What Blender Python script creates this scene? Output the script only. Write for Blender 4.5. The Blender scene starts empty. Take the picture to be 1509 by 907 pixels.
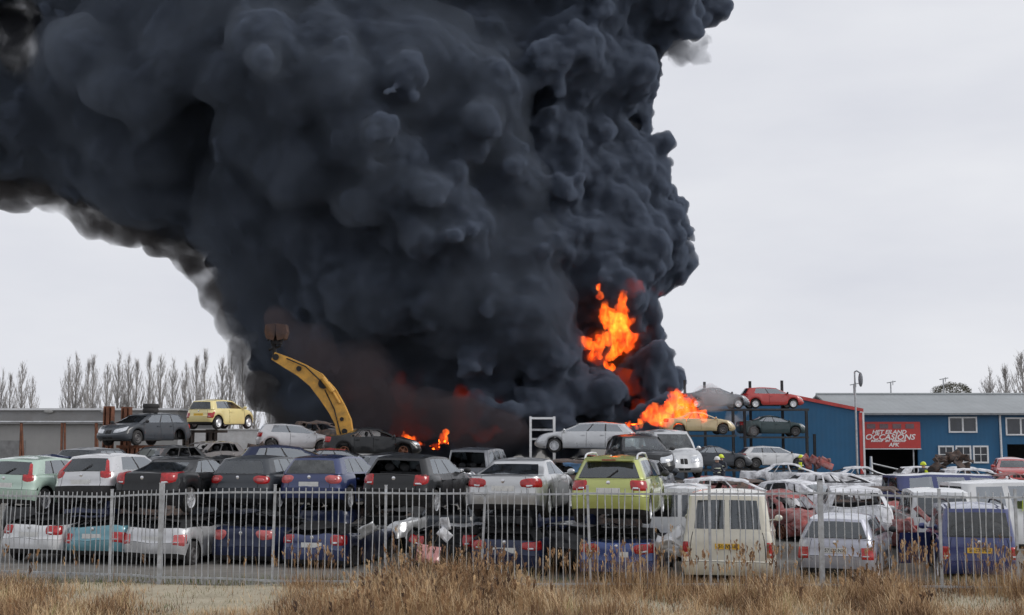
import bpy, bmesh, math, random
from mathutils import Vector, Matrix, noise
R = math.radians
S = bpy.context.scene
COL = S.collection
rnd = random.Random(7)

# ------------------------------------------------------------------ camera
EYE, HOR, FPX = 3.15, 642.0, 1821.0
PITCH = math.atan((HOR - 453.5) / FPX)
CP, SP = math.cos(PITCH), math.sin(PITCH)
cam = bpy.data.objects.new('camera', bpy.data.cameras.new('camera'))
COL.objects.link(cam)
cam.location = (0, 0, EYE)
cam.rotation_euler = (math.pi / 2 + PITCH, 0, 0)
cam.data.sensor_width = 36
cam.data.lens = 36 * FPX / 1509
cam.data.clip_start = 0.5
cam.data.clip_end = 3000
S.camera = cam


def at(px, py, Y):
    u = (px - 754.5) / FPX
    v = (453.5 - py) / FPX
    k = Y / (CP - v * SP)
    return Vector((u * k, Y, EYE + (SP + v * CP) * k))


def atz(px, Y, z):
    """point at depth Y and height z that stands under photo column px"""
    # solve v from z
    m = (z - EYE) / Y
    v = (m * CP - SP) / (CP + m * SP)
    u = (px - 754.5) / FPX
    return Vector((u * Y / (CP - v * SP), Y, z))


# ------------------------------------------------------------------ world
w = bpy.data.worlds.new('World')
S.world = w
w.use_nodes = True
nt = w.node_tree
for n in list(nt.nodes):
    nt.nodes.remove(n)
N = nt.nodes.new
out = N('ShaderNodeOutputWorld')
bg = N('ShaderNodeBackground')
sky = N('ShaderNodeTexSky')
sky.sky_type = 'NISHITA'
sky.sun_disc = False
SUN_EL, SUN_AZ = R(36), R(104)
sky.sun_elevation = SUN_EL
sky.sun_rotation = SUN_AZ
sky.air_density = 1.0
sky.dust_density = 3.0
sky.ozone_density = 1.0
hsv = N('ShaderNodeHueSaturation')
hsv.inputs['Saturation'].default_value = 0.12
nt.links.new(sky.outputs[0], hsv.inputs['Color'])
# a closed overcast deck over the clear-sky model: pale, almost even, faint cloud banks
tc = N('ShaderNodeTexCoord')
mp = N('ShaderNodeMapping')
mp.inputs['Scale'].default_value = (1.1, 1.1, 3.6)
nt.links.new(tc.outputs['Generated'], mp.inputs[0])
nz = N('ShaderNodeTexNoise')
nz.inputs['Scale'].default_value = 3.0
nz.inputs['Detail'].default_value = 5
nz.inputs['Roughness'].default_value = 0.5
nt.links.new(mp.outputs[0], nz.inputs['Vector'])
cr = N('ShaderNodeValToRGB')
cr.color_ramp.elements[0].position = 0.3
cr.color_ramp.elements[0].color = (7.1, 7.3, 8.0, 1)
cr.color_ramp.elements[1].position = 0.7
cr.color_ramp.elements[1].color = (8.4, 8.55, 9.0, 1)
nt.links.new(nz.outputs[0], cr.inputs[0])
mx = N('ShaderNodeMix')
mx.data_type = 'RGBA'
mx.inputs[0].default_value = 0.93
nt.links.new(hsv.outputs[0], mx.inputs[6])
nt.links.new(cr.outputs[0], mx.inputs[7])
nt.links.new(mx.outputs[2], bg.inputs[0])
bg.inputs[1].default_value = 0.1
nt.links.new(bg.outputs[0], out.inputs[0])

sl = bpy.data.lights.new('sun', 'SUN')
sl.energy = 1.4
sl.angle = R(20)
sl.color = (1.0, 0.965, 0.92)
so = bpy.data.objects.new('sun', sl)
COL.objects.link(so)
# NISHITA: rotation 0 = +Y, clockwise seen from above
sd = Vector((math.sin(SUN_AZ) * math.cos(SUN_EL), math.cos(SUN_AZ) * math.cos(SUN_EL), math.sin(SUN_EL)))
so.rotation_euler = sd.to_track_quat('Z', 'Y').to_euler()

vs = S.view_settings
vs.view_transform = 'Standard'
vs.look = 'None'
vs.exposure = 0
vs.gamma = 1
vs.use_curve_mapping = False
S.render.film_transparent = False
cy = S.cycles
cy.use_denoising = True
try:
    cy.denoiser = 'OPENIMAGEDENOISE'
except Exception:
    pass
cy.max_bounces = 8
cy.diffuse_bounces = 3
cy.glossy_bounces = 3
cy.transmission_bounces = 4
cy.transparent_max_bounces = 24
cy.volume_bounces = 3
cy.volume_step_rate = 1.0
cy.volume_max_steps = 256
cy.use_adaptive_sampling = True
cy.adaptive_threshold = 0.02

# ------------------------------------------------------------------ materials
MC = {}


def nodes(name):
    m = bpy.data.materials.new(name)
    m.use_nodes = True
    t = m.node_tree
    b = t.nodes['Principled BSDF']
    return m, t, b


def tnoise(t, scale, detail=4, rough=0.6, coord='Object', vec=None):
    n = t.nodes.new('ShaderNodeTexNoise')
    n.inputs['Scale'].default_value = scale
    n.inputs['Detail'].default_value = detail
    n.inputs['Roughness'].default_value = rough
    c = t.nodes.new('ShaderNodeTexCoord')
    if vec:
        mpp = t.nodes.new('ShaderNodeMapping')
        mpp.inputs['Scale'].default_value = vec
        t.links.new(c.outputs[coord], mpp.inputs[0])
        t.links.new(mpp.outputs[0], n.inputs['Vector'])
    else:
        t.links.new(c.outputs[coord], n.inputs['Vector'])
    return n


def ramp(t, src, stops):
    r = t.nodes.new('ShaderNodeValToRGB')
    e = r.color_ramp.elements
    while len(e) < len(stops):
        e.new(0.5)
    for i, (p, c) in enumerate(stops):
        e[i].position = p
        e[i].color = (*c, 1) if len(c) == 3 else c
    t.links.new(src, r.inputs[0])
    return r


def mixc(t, fac, a, b):
    m = t.nodes.new('ShaderNodeMix')
    m.data_type = 'RGBA'
    if isinstance(fac, (int, float)):
        m.inputs[0].default_value = fac
    else:
        t.links.new(fac, m.inputs[0])
    for i, v in ((6, a), (7, b)):
        if isinstance(v, (tuple, list)):
            m.inputs[i].default_value = (*v[:3], 1)
        else:
            t.links.new(v, m.inputs[i])
    return m.outputs[2]


def mat(name, col, rough=0.5, metal=0.0, var=0.25, scale=3.0, coat=0.0, bump=0.0, dirt=0.0, dirtcol=(0.16, 0.14, 0.12), bscale=None, spec=0.5, vec=None):
    if name in MC:
        return MC[name]
    m, t, b = nodes(name)
    n = tnoise(t, scale, 6, 0.65, vec=vec)
    lo = tuple(c * (1 - var) for c in col)
    hi = tuple(min(1, c * (1 + var)) for c in col)
    r = ramp(t, n.outputs[0], [(0.3, lo), (0.7, hi)])
    c = r.outputs[0]
    if dirt > 0:
        n2 = tnoise(t, scale * 2.3, 8, 0.7)
        r2 = ramp(t, n2.outputs[0], [(0.42, (0, 0, 0)), (0.72, (dirt, dirt, dirt))])
        c = mixc(t, r2.outputs[0], c, dirtcol)
    t.links.new(c, b.inputs['Base Color'])
    n3 = tnoise(t, scale * 4, 4, 0.6)
    rr = ramp(t, n3.outputs[0], [(0.3, (rough * 0.8,) * 3), (0.7, (min(1, rough * 1.25 + 0.03),) * 3)])
    t.links.new(rr.outputs[0], b.inputs['Roughness'])
    b.inputs['Metallic'].default_value = metal
    b.inputs['Coat Weight'].default_value = coat
    b.inputs['Coat Roughness'].default_value = 0.08
    b.inputs['Specular IOR Level'].default_value = spec
    if bump:
        n4 = tnoise(t, bscale or scale * 6, 6, 0.6)
        bp = t.nodes.new('ShaderNodeBump')
        bp.inputs['Strength'].default_value = bump
        bp.inputs['Distance'].default_value = 0.05
        t.links.new(n4.outputs[0], bp.inputs['Height'])
        t.links.new(bp.outputs[0], b.inputs['Normal'])
    MC[name] = m
    return m


def paint(name, col, metal=0.0, dirt=0.45, rough=0.28):
    key = 'paint ' + name
    if key in MC:
        return MC[key]
    dark = max(col) < .08
    m = mat(key, col, rough, 0 if dark else metal, 0.06, 1.3, coat=.4 if dark else 1.0, spec=.25 if dark else .5, dirt=dirt, dirtcol=tuple(.55 * c + d for c, d in zip(col, (.05, .046, .04))), bump=0.03, bscale=5)
    return m


def glass(name, tint, alpha, ior=1.5):
    """car glass: partly see-through, dusty, with a sky reflection"""
    if name in MC:
        return MC[name]
    m = bpy.data.materials.new(name)
    m.use_nodes = True
    t = m.node_tree
    for n in list(t.nodes):
        t.nodes.remove(n)
    o = t.nodes.new('ShaderNodeOutputMaterial')
    tr = t.nodes.new('ShaderNodeBsdfTransparent')
    tr.inputs[0].default_value = (*tint, 1)
    df = t.nodes.new('ShaderNodeBsdfDiffuse')
    df.inputs[0].default_value = (0.16, 0.165, 0.165, 1)
    gl = t.nodes.new('ShaderNodeBsdfGlossy')
    gl.inputs['Roughness'].default_value = 0.06
    gl.inputs[0].default_value = (0.9, 0.95, 1, 1)
    n = tnoise(t, 2.5, 5, 0.6)
    r = ramp(t, n.outputs[0], [(0.35, (alpha * 0.5,) * 3), (0.7, (min(1, alpha * 1.6),) * 3)])
    m1 = t.nodes.new('ShaderNodeMixShader')
    t.links.new(r.outputs[0], m1.inputs[0])
    t.links.new(tr.outputs[0], m1.inputs[1])
    t.links.new(df.outputs[0], m1.inputs[2])
    lw = t.nodes.new('ShaderNodeFresnel')
    lw.inputs[0].default_value = ior
    m2 = t.nodes.new('ShaderNodeMixShader')
    t.links.new(lw.outputs[0], m2.inputs[0])
    t.links.new(m1.outputs[0], m2.inputs[1])
    t.links.new(gl.outputs[0], m2.inputs[2])
    t.links.new(m2.outputs[0], o.inputs[0])
    MC[name] = m
    return m


M_GLASS = glass('tinted car glass', (0.78, 0.85, 0.84), 0.06, 1.8)
M_GLASSD = glass('dark car glass', (0.62, 0.66, 0.66), 0.07, 2.0)
M_GLASSM = glass('misted car glass', (0.5, 0.55, 0.55), 0.42)
M_GLASSS = glass('side window glass', (.8, .86, .86), .12, 3.4)
M_BLACK = mat('black plastic', (0.022, 0.022, 0.024), 0.55, var=0.4, dirt=0.3, dirtcol=(0.09, 0.085, 0.08))
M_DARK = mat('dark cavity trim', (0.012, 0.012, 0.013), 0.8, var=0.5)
M_SEAT = mat('car seat cloth', (0.05, 0.052, 0.056), 0.9, var=0.4, scale=8)
M_RUB = mat('tyre rubber', (0.02, 0.02, 0.021), 0.8, var=0.4, scale=9, dirt=0.4, dirtcol=(0.1, 0.09, 0.08))
M_RIM = mat('alloy rim', (0.72, 0.73, 0.75), 0.35, 0.4, scale=9, dirt=0.2, dirtcol=(0.12, 0.11, 0.1))
M_STEEL = mat('steel rim', (0.09, 0.09, 0.095), 0.55, 0.4, scale=9, dirt=0.5)
M_RED = mat('tail light red', (0.36, 0.010, 0.012), 0.2, var=0.45, scale=14, coat=0.5)
M_REDP = mat('tail light pink lens', (0.5, 0.10, 0.10), 0.2, var=0.3, scale=9, coat=0.6)
M_CLEAR = mat('clear lamp lens', (0.55, 0.57, 0.6), 0.15, 0.3, var=0.35, scale=14, coat=0.8)
M_AMB = mat('amber lens', (0.7, 0.22, 0.03), 0.25, scale=9)
M_PLY = mat('yellow plate', (0.75, 0.45, 0.04), 0.45, var=0.12, scale=9)
M_PLW = mat('white plate', (0.68, 0.68, 0.66), 0.45, var=0.12, scale=9)
M_INK = mat('plate lettering', (0.02, 0.02, 0.02), 0.6)
M_CHR = mat('chrome badge', (0.7, 0.7, 0.72), 0.2, 0.9, scale=9)
M_GALV = mat('galvanised steel', (0.50, 0.52, 0.54), 0.5, 0.35, var=0.25, scale=5, dirt=0.45, dirtcol=(0.2, 0.17, 0.14))
M_RUST = mat('rusted steel', (0.19, 0.075, 0.04), 0.85, var=0.5, scale=4, dirt=0.5, dirtcol=(0.07, 0.05, 0.045), bump=0.3)


# ------------------------------------------------------------------ object helpers
def link(o, parent=None):
    COL.objects.link(o)
    if parent is not None:
        o.parent = parent
    return o


def tag(o, label=None, cat=None, group=None, kind=None):
    if label:
        o['label'] = label
    if cat:
        o['category'] = cat
    if group:
        o['group'] = group
    if kind:
        o['kind'] = kind
    return o


def empty(name, loc=(0, 0, 0), rz=0.0, **kw):
    o = bpy.data.objects.new(name, None)
    o.empty_display_size = 0.3
    o.location = loc
    o.rotation_euler = (0, 0, rz)
    link(o)
    return tag(o, **kw)


class MB:
    """collects faces; several materials per mesh are allowed"""

    def __init__(self):
        self.v = []
        self.f = []
        self.m = []
        self.cur = 0

    def add(self, vs_, fs_):
        o = len(self.v)
        self.v += [tuple(p) for p in vs_]
        for f in fs_:
            self.f.append(tuple(i + o for i in f))
            self.m.append(self.cur)
        return self

    def box(self, c, s, rot=None):
        hx, hy, hz = s[0] / 2, s[1] / 2, s[2] / 2
        P = [Vector((x * hx, y * hy, z * hz)) for x in (-1, 1) for y in (-1, 1) for z in (-1, 1)]
        if rot is not None:
            P = [rot @ p for p in P]
        c = Vector(c)
        F = [(0, 1, 3, 2), (4, 6, 7, 5), (0, 4, 5, 1), (2, 3, 7, 6), (0, 2, 6, 4), (1, 5, 7, 3)]
        return self.add([p + c for p in P], F)

    def tube(self, pts, rad, n=8, cap=True):
        pts = [Vector(p) for p in pts]
        rads = rad if isinstance(rad, (list, tuple)) else [rad] * len(pts)
        V, F = [], []
        for i, p in enumerate(pts):
            a = pts[max(0, i - 1)]
            b = pts[min(len(pts) - 1, i + 1)]
            d = (b - a)
            if d.length < 1e-9:
                d = Vector((0, 0, 1))
            d.normalize()
            u = d.cross(Vector((0, 0, 1)) if abs(d.z) < 0.9 else Vector((1, 0, 0))).normalized()
            q = d.cross(u)
            for k in range(n):
                an = 2 * math.pi * k / n
                V.append(p + (u * math.cos(an) + q * math.sin(an)) * rads[i])
        for i in range(len(pts) - 1):
            for k in range(n):
                k2 = (k + 1) % n
                F.append((i * n + k, i * n + k2, (i + 1) * n + k2, (i + 1) * n + k))
        if cap:
            F.append(tuple(range(n))[::-1])
            F.append(tuple((len(pts) - 1) * n + k for k in range(n)))
        return self.add(V, F)

    def lathe(self, prof, n=24, axis='y', c=(0, 0, 0)):
        """prof = [(along, radius)]"""
        V, F = [], []
        c = Vector(c)
        for a, r in prof:
            for k in range(n):
                an = 2 * math.pi * k / n
                x, z = r * math.cos(an), r * math.sin(an)
                V.append(c + (Vector((x, a, z)) if axis == 'y' else Vector((a, x, z)) if axis == 'x' else Vector((x, z, a))))
        for i in range(len(prof) - 1):
            for k in range(n):
                k2 = (k + 1) % n
                F.append((i * n + k, (i + 1) * n + k, (i + 1) * n + k2, i * n + k2))
        return self.add(V, F)

    def sphere(self, c, r, nu=12, nv=8):
        c = Vector(c)
        rr = r if isinstance(r, (tuple, list)) else (r, r, r)
        V = [c + Vector((0, 0, -rr[2]))]
        F = []
        for j in range(1, nv):
            ph = -math.pi / 2 + math.pi * j / nv
            for i in range(nu):
                th = 2 * math.pi * i / nu
                V.append(c + Vector((rr[0] * math.cos(ph) * math.cos(th), rr[1] * math.cos(ph) * math.sin(th), rr[2] * math.sin(ph))))
        V.append(c + Vector((0, 0, rr[2])))
        for i in range(nu):
            F.append((0, 1 + (i + 1) % nu, 1 + i))
            F.append((len(V) - 1, len(V) - 1 - nu + i, len(V) - 1 - nu + (i + 1) % nu))
        for j in range(nv - 2):
            for i in range(nu):
                a = 1 + j * nu
                F.append((a + i, a + (i + 1) % nu, a + nu + (i + 1) % nu, a + nu + i))
        return self.add(V, F)

    def prism(self, poly, t0, t1, plane='xz'):
        """extrude a polygon; plane xz -> along y"""
        n = len(poly)
        mk = (lambda a, b, t: (a, t, b)) if plane == 'xz' else (lambda a, b, t: (a, b, t)) if plane == 'xy' else (lambda a, b, t: (t, a, b))
        V = [mk(a, b, t0) for a, b in poly] + [mk(a, b, t1) for a, b in poly]
        F = [tuple(range(n)), tuple(range(2 * n - 1, n - 1, -1))]
        F += [(i, (i + 1) % n, n + (i + 1) % n, n + i) for i in range(n)]
        return self.add(V, F)

    def build(self, name, mats, parent=None, smooth=30, loc=None, rot=None, fixn=True):
        me = bpy.data.meshes.new(name)
        me.from_pydata(self.v, [], self.f)
        mats = mats if isinstance(mats, (list, tuple)) else [mats]
        for m_ in mats:
            me.materials.append(m_)
        if len(mats) > 1:
            me.polygons.foreach_set('material_index', self.m)
        if fixn:
            b_ = bmesh.new()
            b_.from_mesh(me)
            bmesh.ops.recalc_face_normals(b_, faces=b_.faces)
            b_.to_mesh(me)
            b_.free()
        if smooth:
            me.polygons.foreach_set('use_smooth', [True] * len(me.polygons))
            me.set_sharp_from_angle(angle=R(smooth))
        me.update()
        o = bpy.data.objects.new(name, me)
        link(o, parent)
        if loc is not None:
            o.location = loc
        if rot is not None:
            o.rotation_euler = rot
        return o


def kids(o):
    return [c for c in bpy.data.objects if c.parent == o]


def copy_tree(o, parent=None):
    c = o.copy()
    link(c, parent)
    for ch in kids(o):
        copy_tree(ch, c)
    return c


def interp(pts, x):
    if x <= pts[0][0]:
        return pts[0][1]
    for (a, b), (c, d) in zip(pts, pts[1:]):
        if x <= c:
            k = (x - a) / (c - a)
            k = k * k * (3 - 2 * k) * 0.35 + k * 0.65
            return b + (d - b) * k
    return pts[-1][1]


FONTS = {}


def text_obj(name, body, size, m, parent, loc, rot, shear=0.0, bold=0.0, ext=0.004, align='CENTER', sx=1.0):
    cu = bpy.data.curves.new(name, 'FONT')
    cu.body = body
    cu.size = size
    cu.shear = shear
    cu.offset = bold
    cu.extrude = ext
    cu.align_x = align
    cu.align_y = 'CENTER'
    cu.resolution_u = 3
    cu.materials.append(m)
    tmp = bpy.data.objects.new(name + ' curve', cu)
    COL.objects.link(tmp)
    dg = bpy.context.evaluated_depsgraph_get()
    me = bpy.data.meshes.new_from_object(tmp.evaluated_get(dg))
    bpy.data.objects.remove(tmp)
    bpy.data.curves.remove(cu)
    o = bpy.data.objects.new(name, me)
    link(o, parent)
    o.location = loc
    o.rotation_euler = rot
    o.scale = (sx, 1, 1)
    return o
# ------------------------------------------------------------------ cars
TY = {}
TY['hatch'] = dict(L=3.95, W=1.72, H=1.45, gc=.2, rc=.26, rcf=.42, wr=.31,
    deck=[(0, .93), (.3, .95), (1.5, .93), (2.7, .92), (3.05, .92), (3.5, .83), (3.8, .7), (3.95, .6)],
    rear=[(0, .14), (.1, .04), (.3, 0), (.5, 0), (.54, .045), (.8, .055), (1, .11)],
    xD=.13, xC=.46, xA=3.12, xB=2.2, g0=.6, g0r=.86, g1=2.92, g1r=2.12, xw=(.68, 3.16),
    win=[(.64, 1.0), (1.07, 1.78), (1.86, 2.86)], doors=[(1.03, 1.82), (1.82, 2.9)], plate=.64)
TY['hatch3'] = dict(TY['hatch'], win=[(.7, 1.52), (1.62, 2.86)], doors=[(1.57, 2.9)])
TY['golf'] = dict(TY['hatch'], L=4.15, W=1.76, H=1.47, xC=.36, xD=.1, g0=.55, g0r=.78, win=[(.66, 1.1), (1.16, 1.9), (1.98, 2.96)],
    doors=[(1.12, 1.94), (1.94, 3.0)], xw=(.78, 3.3), xA=3.24, xB=2.3, g1=3.02, g1r=2.22,
    deck=[(0, .94), (.3, .95), (1.5, .93), (2.8, .92), (3.15, .93), (3.65, .84), (3.98, .7), (4.15, .6)])
TY['golf3'] = dict(TY['golf'], win=[(.72, 1.66), (1.74, 2.96)], doors=[(1.7, 3.0)])
TY['lupo'] = dict(TY['hatch'], L=3.6, W=1.64, H=1.46, xC=.25, xD=.08, g0=.4, g0r=.52, xw=(.55, 2.9), win=[(.5, 1.32), (1.4, 2.5)], doors=[(1.36, 2.54)],
    xA=2.76, xB=1.95, g1=2.58, g1r=1.88, deck=[(0, .92), (.3, .94), (1.5, .93), (2.5, .92), (2.75, .92), (3.2, .83), (3.45, .7), (3.6, .6)])
TY['sedan'] = dict(L=4.55, W=1.8, H=1.42, gc=.19, rc=.3, rcf=.45, wr=.32,
    deck=[(0, .93), (.12, .97), (.7, 1.0), (1.5, .95), (3.2, .91), (3.5, .92), (4.05, .82), (4.4, .68), (4.55, .58)],
    rear=[(0, .16), (.1, .05), (.3, 0), (.45, 0), (.49, .04), (.85, .05), (1, .09)],
    xD=.72, xC=1.5, xA=3.55, xB=2.65, g0=1.14, g0r=1.68, g1=3.34, g1r=2.56, xw=(.95, 3.66),
    win=[(1.2, 1.5), (1.56, 2.26), (2.34, 3.28)], doors=[(1.42, 2.3), (2.3, 3.32)], plate=.66)
TY['coupe'] = dict(TY['sedan'], L=4.7, W=1.85, H=1.40, xD=.55, xC=1.5, g0=1.1, g0r=1.75, xw=(1.0, 3.75), win=[(1.2, 2.0), (2.08, 3.28)], doors=[(2.04, 3.32)],
    deck=[(0, .9), (.12, .95), (.7, .98), (1.5, .95), (3.2, .91), (3.5, .92), (4.1, .82), (4.5, .68), (4.7, .58)])
TY['wagon'] = dict(TY['sedan'], L=4.6, W=1.76, H=1.45, rear=TY['hatch']['rear'], xD=.12, xC=.55, g0=.5, g0r=.86, win=[(.6, 1.36), (1.44, 2.2), (2.28, 3.28)],
    doors=[(1.4, 2.24), (2.24, 3.32)], deck=[(0, .94), (.4, .95), (1.5, .94), (3.2, .91), (3.5, .92), (4.1, .82), (4.45, .68), (4.6, .58)], rc=.26)
TY['wagonS'] = dict(TY['wagon'], L=4.05, W=1.74, H=1.52, xC=.35, xD=.1, g0=.45, g0r=.66, g1=2.98, g1r=2.3, xA=3.16, xB=2.4, xw=(.72, 3.24), win=[(.56, 1.12), (1.2, 1.92), (2.0, 2.92)],
    doors=[(1.16, 1.96), (1.96, 2.96)], deck=[(0, .97), (.4, .98), (1.5, .96), (2.8, .94), (3.1, .93), (3.6, .83), (3.9, .7), (4.05, .6)])
TY['suv'] = dict(TY['wagon'], L=4.6, W=1.86, H=1.68, gc=.28, wr=.36, xC=.4, deck=[(0, 1.05), (.4, 1.07), (1.5, 1.05), (3.2, 1.04), (3.5, 1.06), (4.1, 1.0), (4.45, .88), (4.6, .78)])
TY['mpv'] = dict(TY['wagonS'], L=4.0, W=1.7, H=1.78, xD=.06, xC=.16, g0=.32, g0r=.42, rc=.16, g1=3.05, g1r=2.5, xA=3.3, xB=2.6, wr=.32,
    deck=[(0, 1.0), (.4, 1.01), (1.5, 1.0), (2.8, .99), (3.2, 1.0), (3.6, .88), (3.88, .74), (4.0, .62)],
    rear=[(0, .1), (.08, .03), (.25, 0), (.35, 0), (.38, .03), (.8, .03), (1, .05)], win=[(.42, 1.05), (1.15, 1.95), (2.05, 3.0)], doors=[(1.1, 2.0), (2.0, 3.03)])
TY['van'] = dict(TY['mpv'], L=4.75, W=2.0, H=2.02, xD=.05, xC=.11, g0=.3, g0r=.36, rc=.13, g1=4.0, g1r=3.45, xA=4.25, xB=3.55, xw=(.95, 3.8), wr=.33,
    deck=[(0, 1.13), (1.5, 1.13), (3.8, 1.12), (4.2, 1.1), (4.5, .95), (4.68, .8), (4.75, .66)],
    rear=[(0, .1), (.08, .03), (.22, 0), (.3, 0), (.33, .03), (.8, .03), (1, .05)], win=[(.45, 1.35), (1.55, 2.7), (2.95, 3.95)], doors=[(2.85, 3.98)])


class Car:
    def __init__(s, kind, body, lights='std', glassm=None, crush=1.0, dent=0.0, seed=0, wheels='alloy', noglass=(), nolights=False,
                 bumper=None, wreck=False, noparts=(), roofm=None, interior=True, burnt=False, opendoor=None, plate='white', ptext='', rails=None,
                 name=None, noplate=False, badge=True, detail=1.0, fadedlamp=None, bootopen=False, wiper=False, spoiler=False, topm=None):
        s.__dict__.update(locals())
        s.T = dict(TY[kind])
        s.rs = random.Random(seed * 7 + 3)
        s.setup()

    def setup(s):
        T = s.T
        L, W = T['L'], T['W']
        rmax = max(v for _, v in T['rear'])
        bow = .05
        s.bow = bow
        x0, x1 = rmax + T['rc'] + bow + .02, L - .24 - T['rcf'] - .06 + .12
        pts = []
        for xw in T['xw']:
            r = T['wr'] + .055
            for k in (1.0, .985, .93, .82, .65, .4, .13):
                pts += [xw - r * k, xw + r * k]
        for a, b in T['win']:
            pts += [a, b]
        for a, b in T['doors']:
            pts += [a - .008, a + .008, b - .008, b + .008]
        pts += [T['g0'], T['g1']]
        pts = sorted(p for p in pts if x0 < p < x1)
        xs = [x0]
        step = .13 / s.detail
        for p in pts + [x1]:
            if p - xs[-1] < .005:
                continue
            n = int((p - xs[-1]) / step)
            a = xs[-1]
            for k in range(n):
                xs.append(a + (p - a) * (k + 1) / (n + 1))
            xs.append(p)
        s.cols = [('R', f) for f in (0, .07, .15, .3, .45, .6, .74, .86, .935, .955, 1)]
        s.cols += [('RA', a) for a in (15, 30, 45, 60, 75, 90)]
        s.nx0 = len(s.cols)
        s.cols += [('S', x) for x in xs]
        s.cols += [('FA', a) for a in (90, 75, 60, 45, 30, 15)]
        s.cols += [('F', f) for f in (1, .9, .8, .65, .5, .3, .15, 0)]
        s.K = len(s.cols)
        s.gl = [i for i, c in enumerate(s.cols) if c[0] == 'RA' or (c[0] == 'S' and c[1] < T['g0'] - .002)]
        s.gf = [i for i, c in enumerate(s.cols) if c[0] == 'FA' or (c[0] == 'S' and c[1] > T['g1'] + .002)]
        bt = [t for t, v in T['rear']][3]
        s.bt = bt
        s.rows = [('T', t) for t in sorted({0, .05, .14, .24, .34, bt, bt + .012, .62, .72, .82, .9, .96, 1})]
        s.rows += [('D', d) for d in (.12, .4, .7, .9)]
        s.rows += [('U', u) for u in (0, .04, .09, .2, .35, .5, .65, .78, .88, .94, 1)]
        s.rows += [('O', o) for o in (.985, .95, .87, .7, .45, .2)]
        s.grid = [[s.raw(c, r) for c in range(s.K)] for r in range(len(s.rows))]

    def zd(s, x):
        return interp(s.T['deck'], x)

    def zb(s, x):
        T = s.T
        z = T['gc'] + .08 * max(0, 1 - x / .35) + .06 * max(0, 1 - (T['L'] - x) / .4)
        for xw in T['xw']:
            r = T['wr'] + .055
            if abs(x - xw) < r + 1e-6:
                z = max(z, T['wr'] - .0 + math.sqrt(max(0, r * r - (x - xw) ** 2)))
        return z

    def lower(s, c, t):
        T = s.T
        k, v = s.cols[c]
        L = T['L']
        wf = interp([(0, .94), (.12, .985), (.35, 1), (.6, .992), (.85, .965), (1, .925)], t)
        xr = interp(T['rear'], t)
        xf = L - interp([(0, .16), (.1, .05), (.3, 0), (.5, .0), (.56, .03), (.8, .1), (1, .24)], t)
        tp = lambda x: T['W'] / 2 * wf * (1 - .03 * ((x - L * .45) / (L * .5)) ** 2 - .05 * max(0, (x - L * .8) / (L * .2)) ** 2 - .02 * max(0, 1 - x / (.15 * L)) ** 2)
        if k in ('R', 'RA'):
            rc = T['rc']
            ye = tp(xr + rc)
            if k == 'R':
                y = v * (ye - rc)
                x = xr
            else:
                a = R(v)
                y = ye - rc + rc * math.sin(a)
                x = xr + rc - rc * math.cos(a)
            x += s.bow * (y / ye) ** 2
        elif k == 'S':
            x = v
            y = tp(x)
        else:
            rc = T['rcf']
            ye = tp(xf - rc)
            if k == 'F':
                y = v * (ye - rc)
                x = xf
            else:
                a = R(v)
                y = ye - rc + rc * math.sin(a)
                x = xf - rc + rc * math.cos(a)
            x -= .06 * (y / ye) ** 2
        zb, zd = s.zb(x), s.zd(x)
        z = zb + (zd - zb) * t
        z += .035 * (1 - (y / (T['W'] / 2)) ** 2) * t * t
        return x, y, z

    def green(s, c, u):
        T = s.T
        k, v = s.cols[c]
        wb, wr = T['W'] / 2 * .9, T['W'] / 2 * (.70 if s.kind not in ('van', 'mpv') else .80)
        yw = wb + (wr - wb) * (u ** 1.15)
        xr = T['xD'] + (T['xC'] - T['xD']) * u ** 1.1
        xf = T['xA'] + (T['xB'] - T['xA']) * (u * .8 + .2 * u * u)
        rg = .15
        a0 = T['g0'] + (T['g0r'] - T['g0']) * u
        a1 = T['g1'] + (T['g1r'] - T['g1']) * u
        bw = .07
        if k == 'R':
            y = v * (yw - rg)
            x = xr + bw * (y / yw) ** 2
        elif k == 'F':
            y = v * (yw - rg)
            x = xf - .12 * (y / yw) ** 2
        elif c in s.gl:
            a = (s.gl.index(c) + 1) / (len(s.gl) + 1)
            if a < .7:
                an = a / .7 * math.pi / 2
                y = yw - rg + rg * math.sin(an)
                x = xr + rg - rg * math.cos(an) + bw * (y / yw) ** 2
            else:
                y = yw
                xs_ = xr + rg + bw
                x = xs_ + (a0 - xs_) * (a - .7) / .3
        elif c in s.gf:
            a = 1 - (s.gf.index(c) + 1) / (len(s.gf) + 1)
            if a < .75:
                an = a / .75 * math.pi / 2
                y = yw - rg + rg * math.sin(an)
                x = xf - rg + rg * math.cos(an) - .12 * (y / yw) ** 2
            else:
                y = yw
                xs_ = xf - rg - .12
                x = xs_ + (a1 - xs_) * (a - .75) / .25
        else:
            x = a0 + (v - T['g0']) / (T['g1'] - T['g0']) * (a1 - a0)
            y = yw
        xm, hl = (T['xC'] + T['xB']) / 2, (T['xB'] - T['xC']) / 2
        zr = T['H'] - .06 - .05 * min(1.4, ((x - xm) / hl) ** 2) - .025 * (y / wr) ** 2
        z0 = s.zd(x) + .012
        return x, y, z0 + (zr - z0) * u

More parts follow.
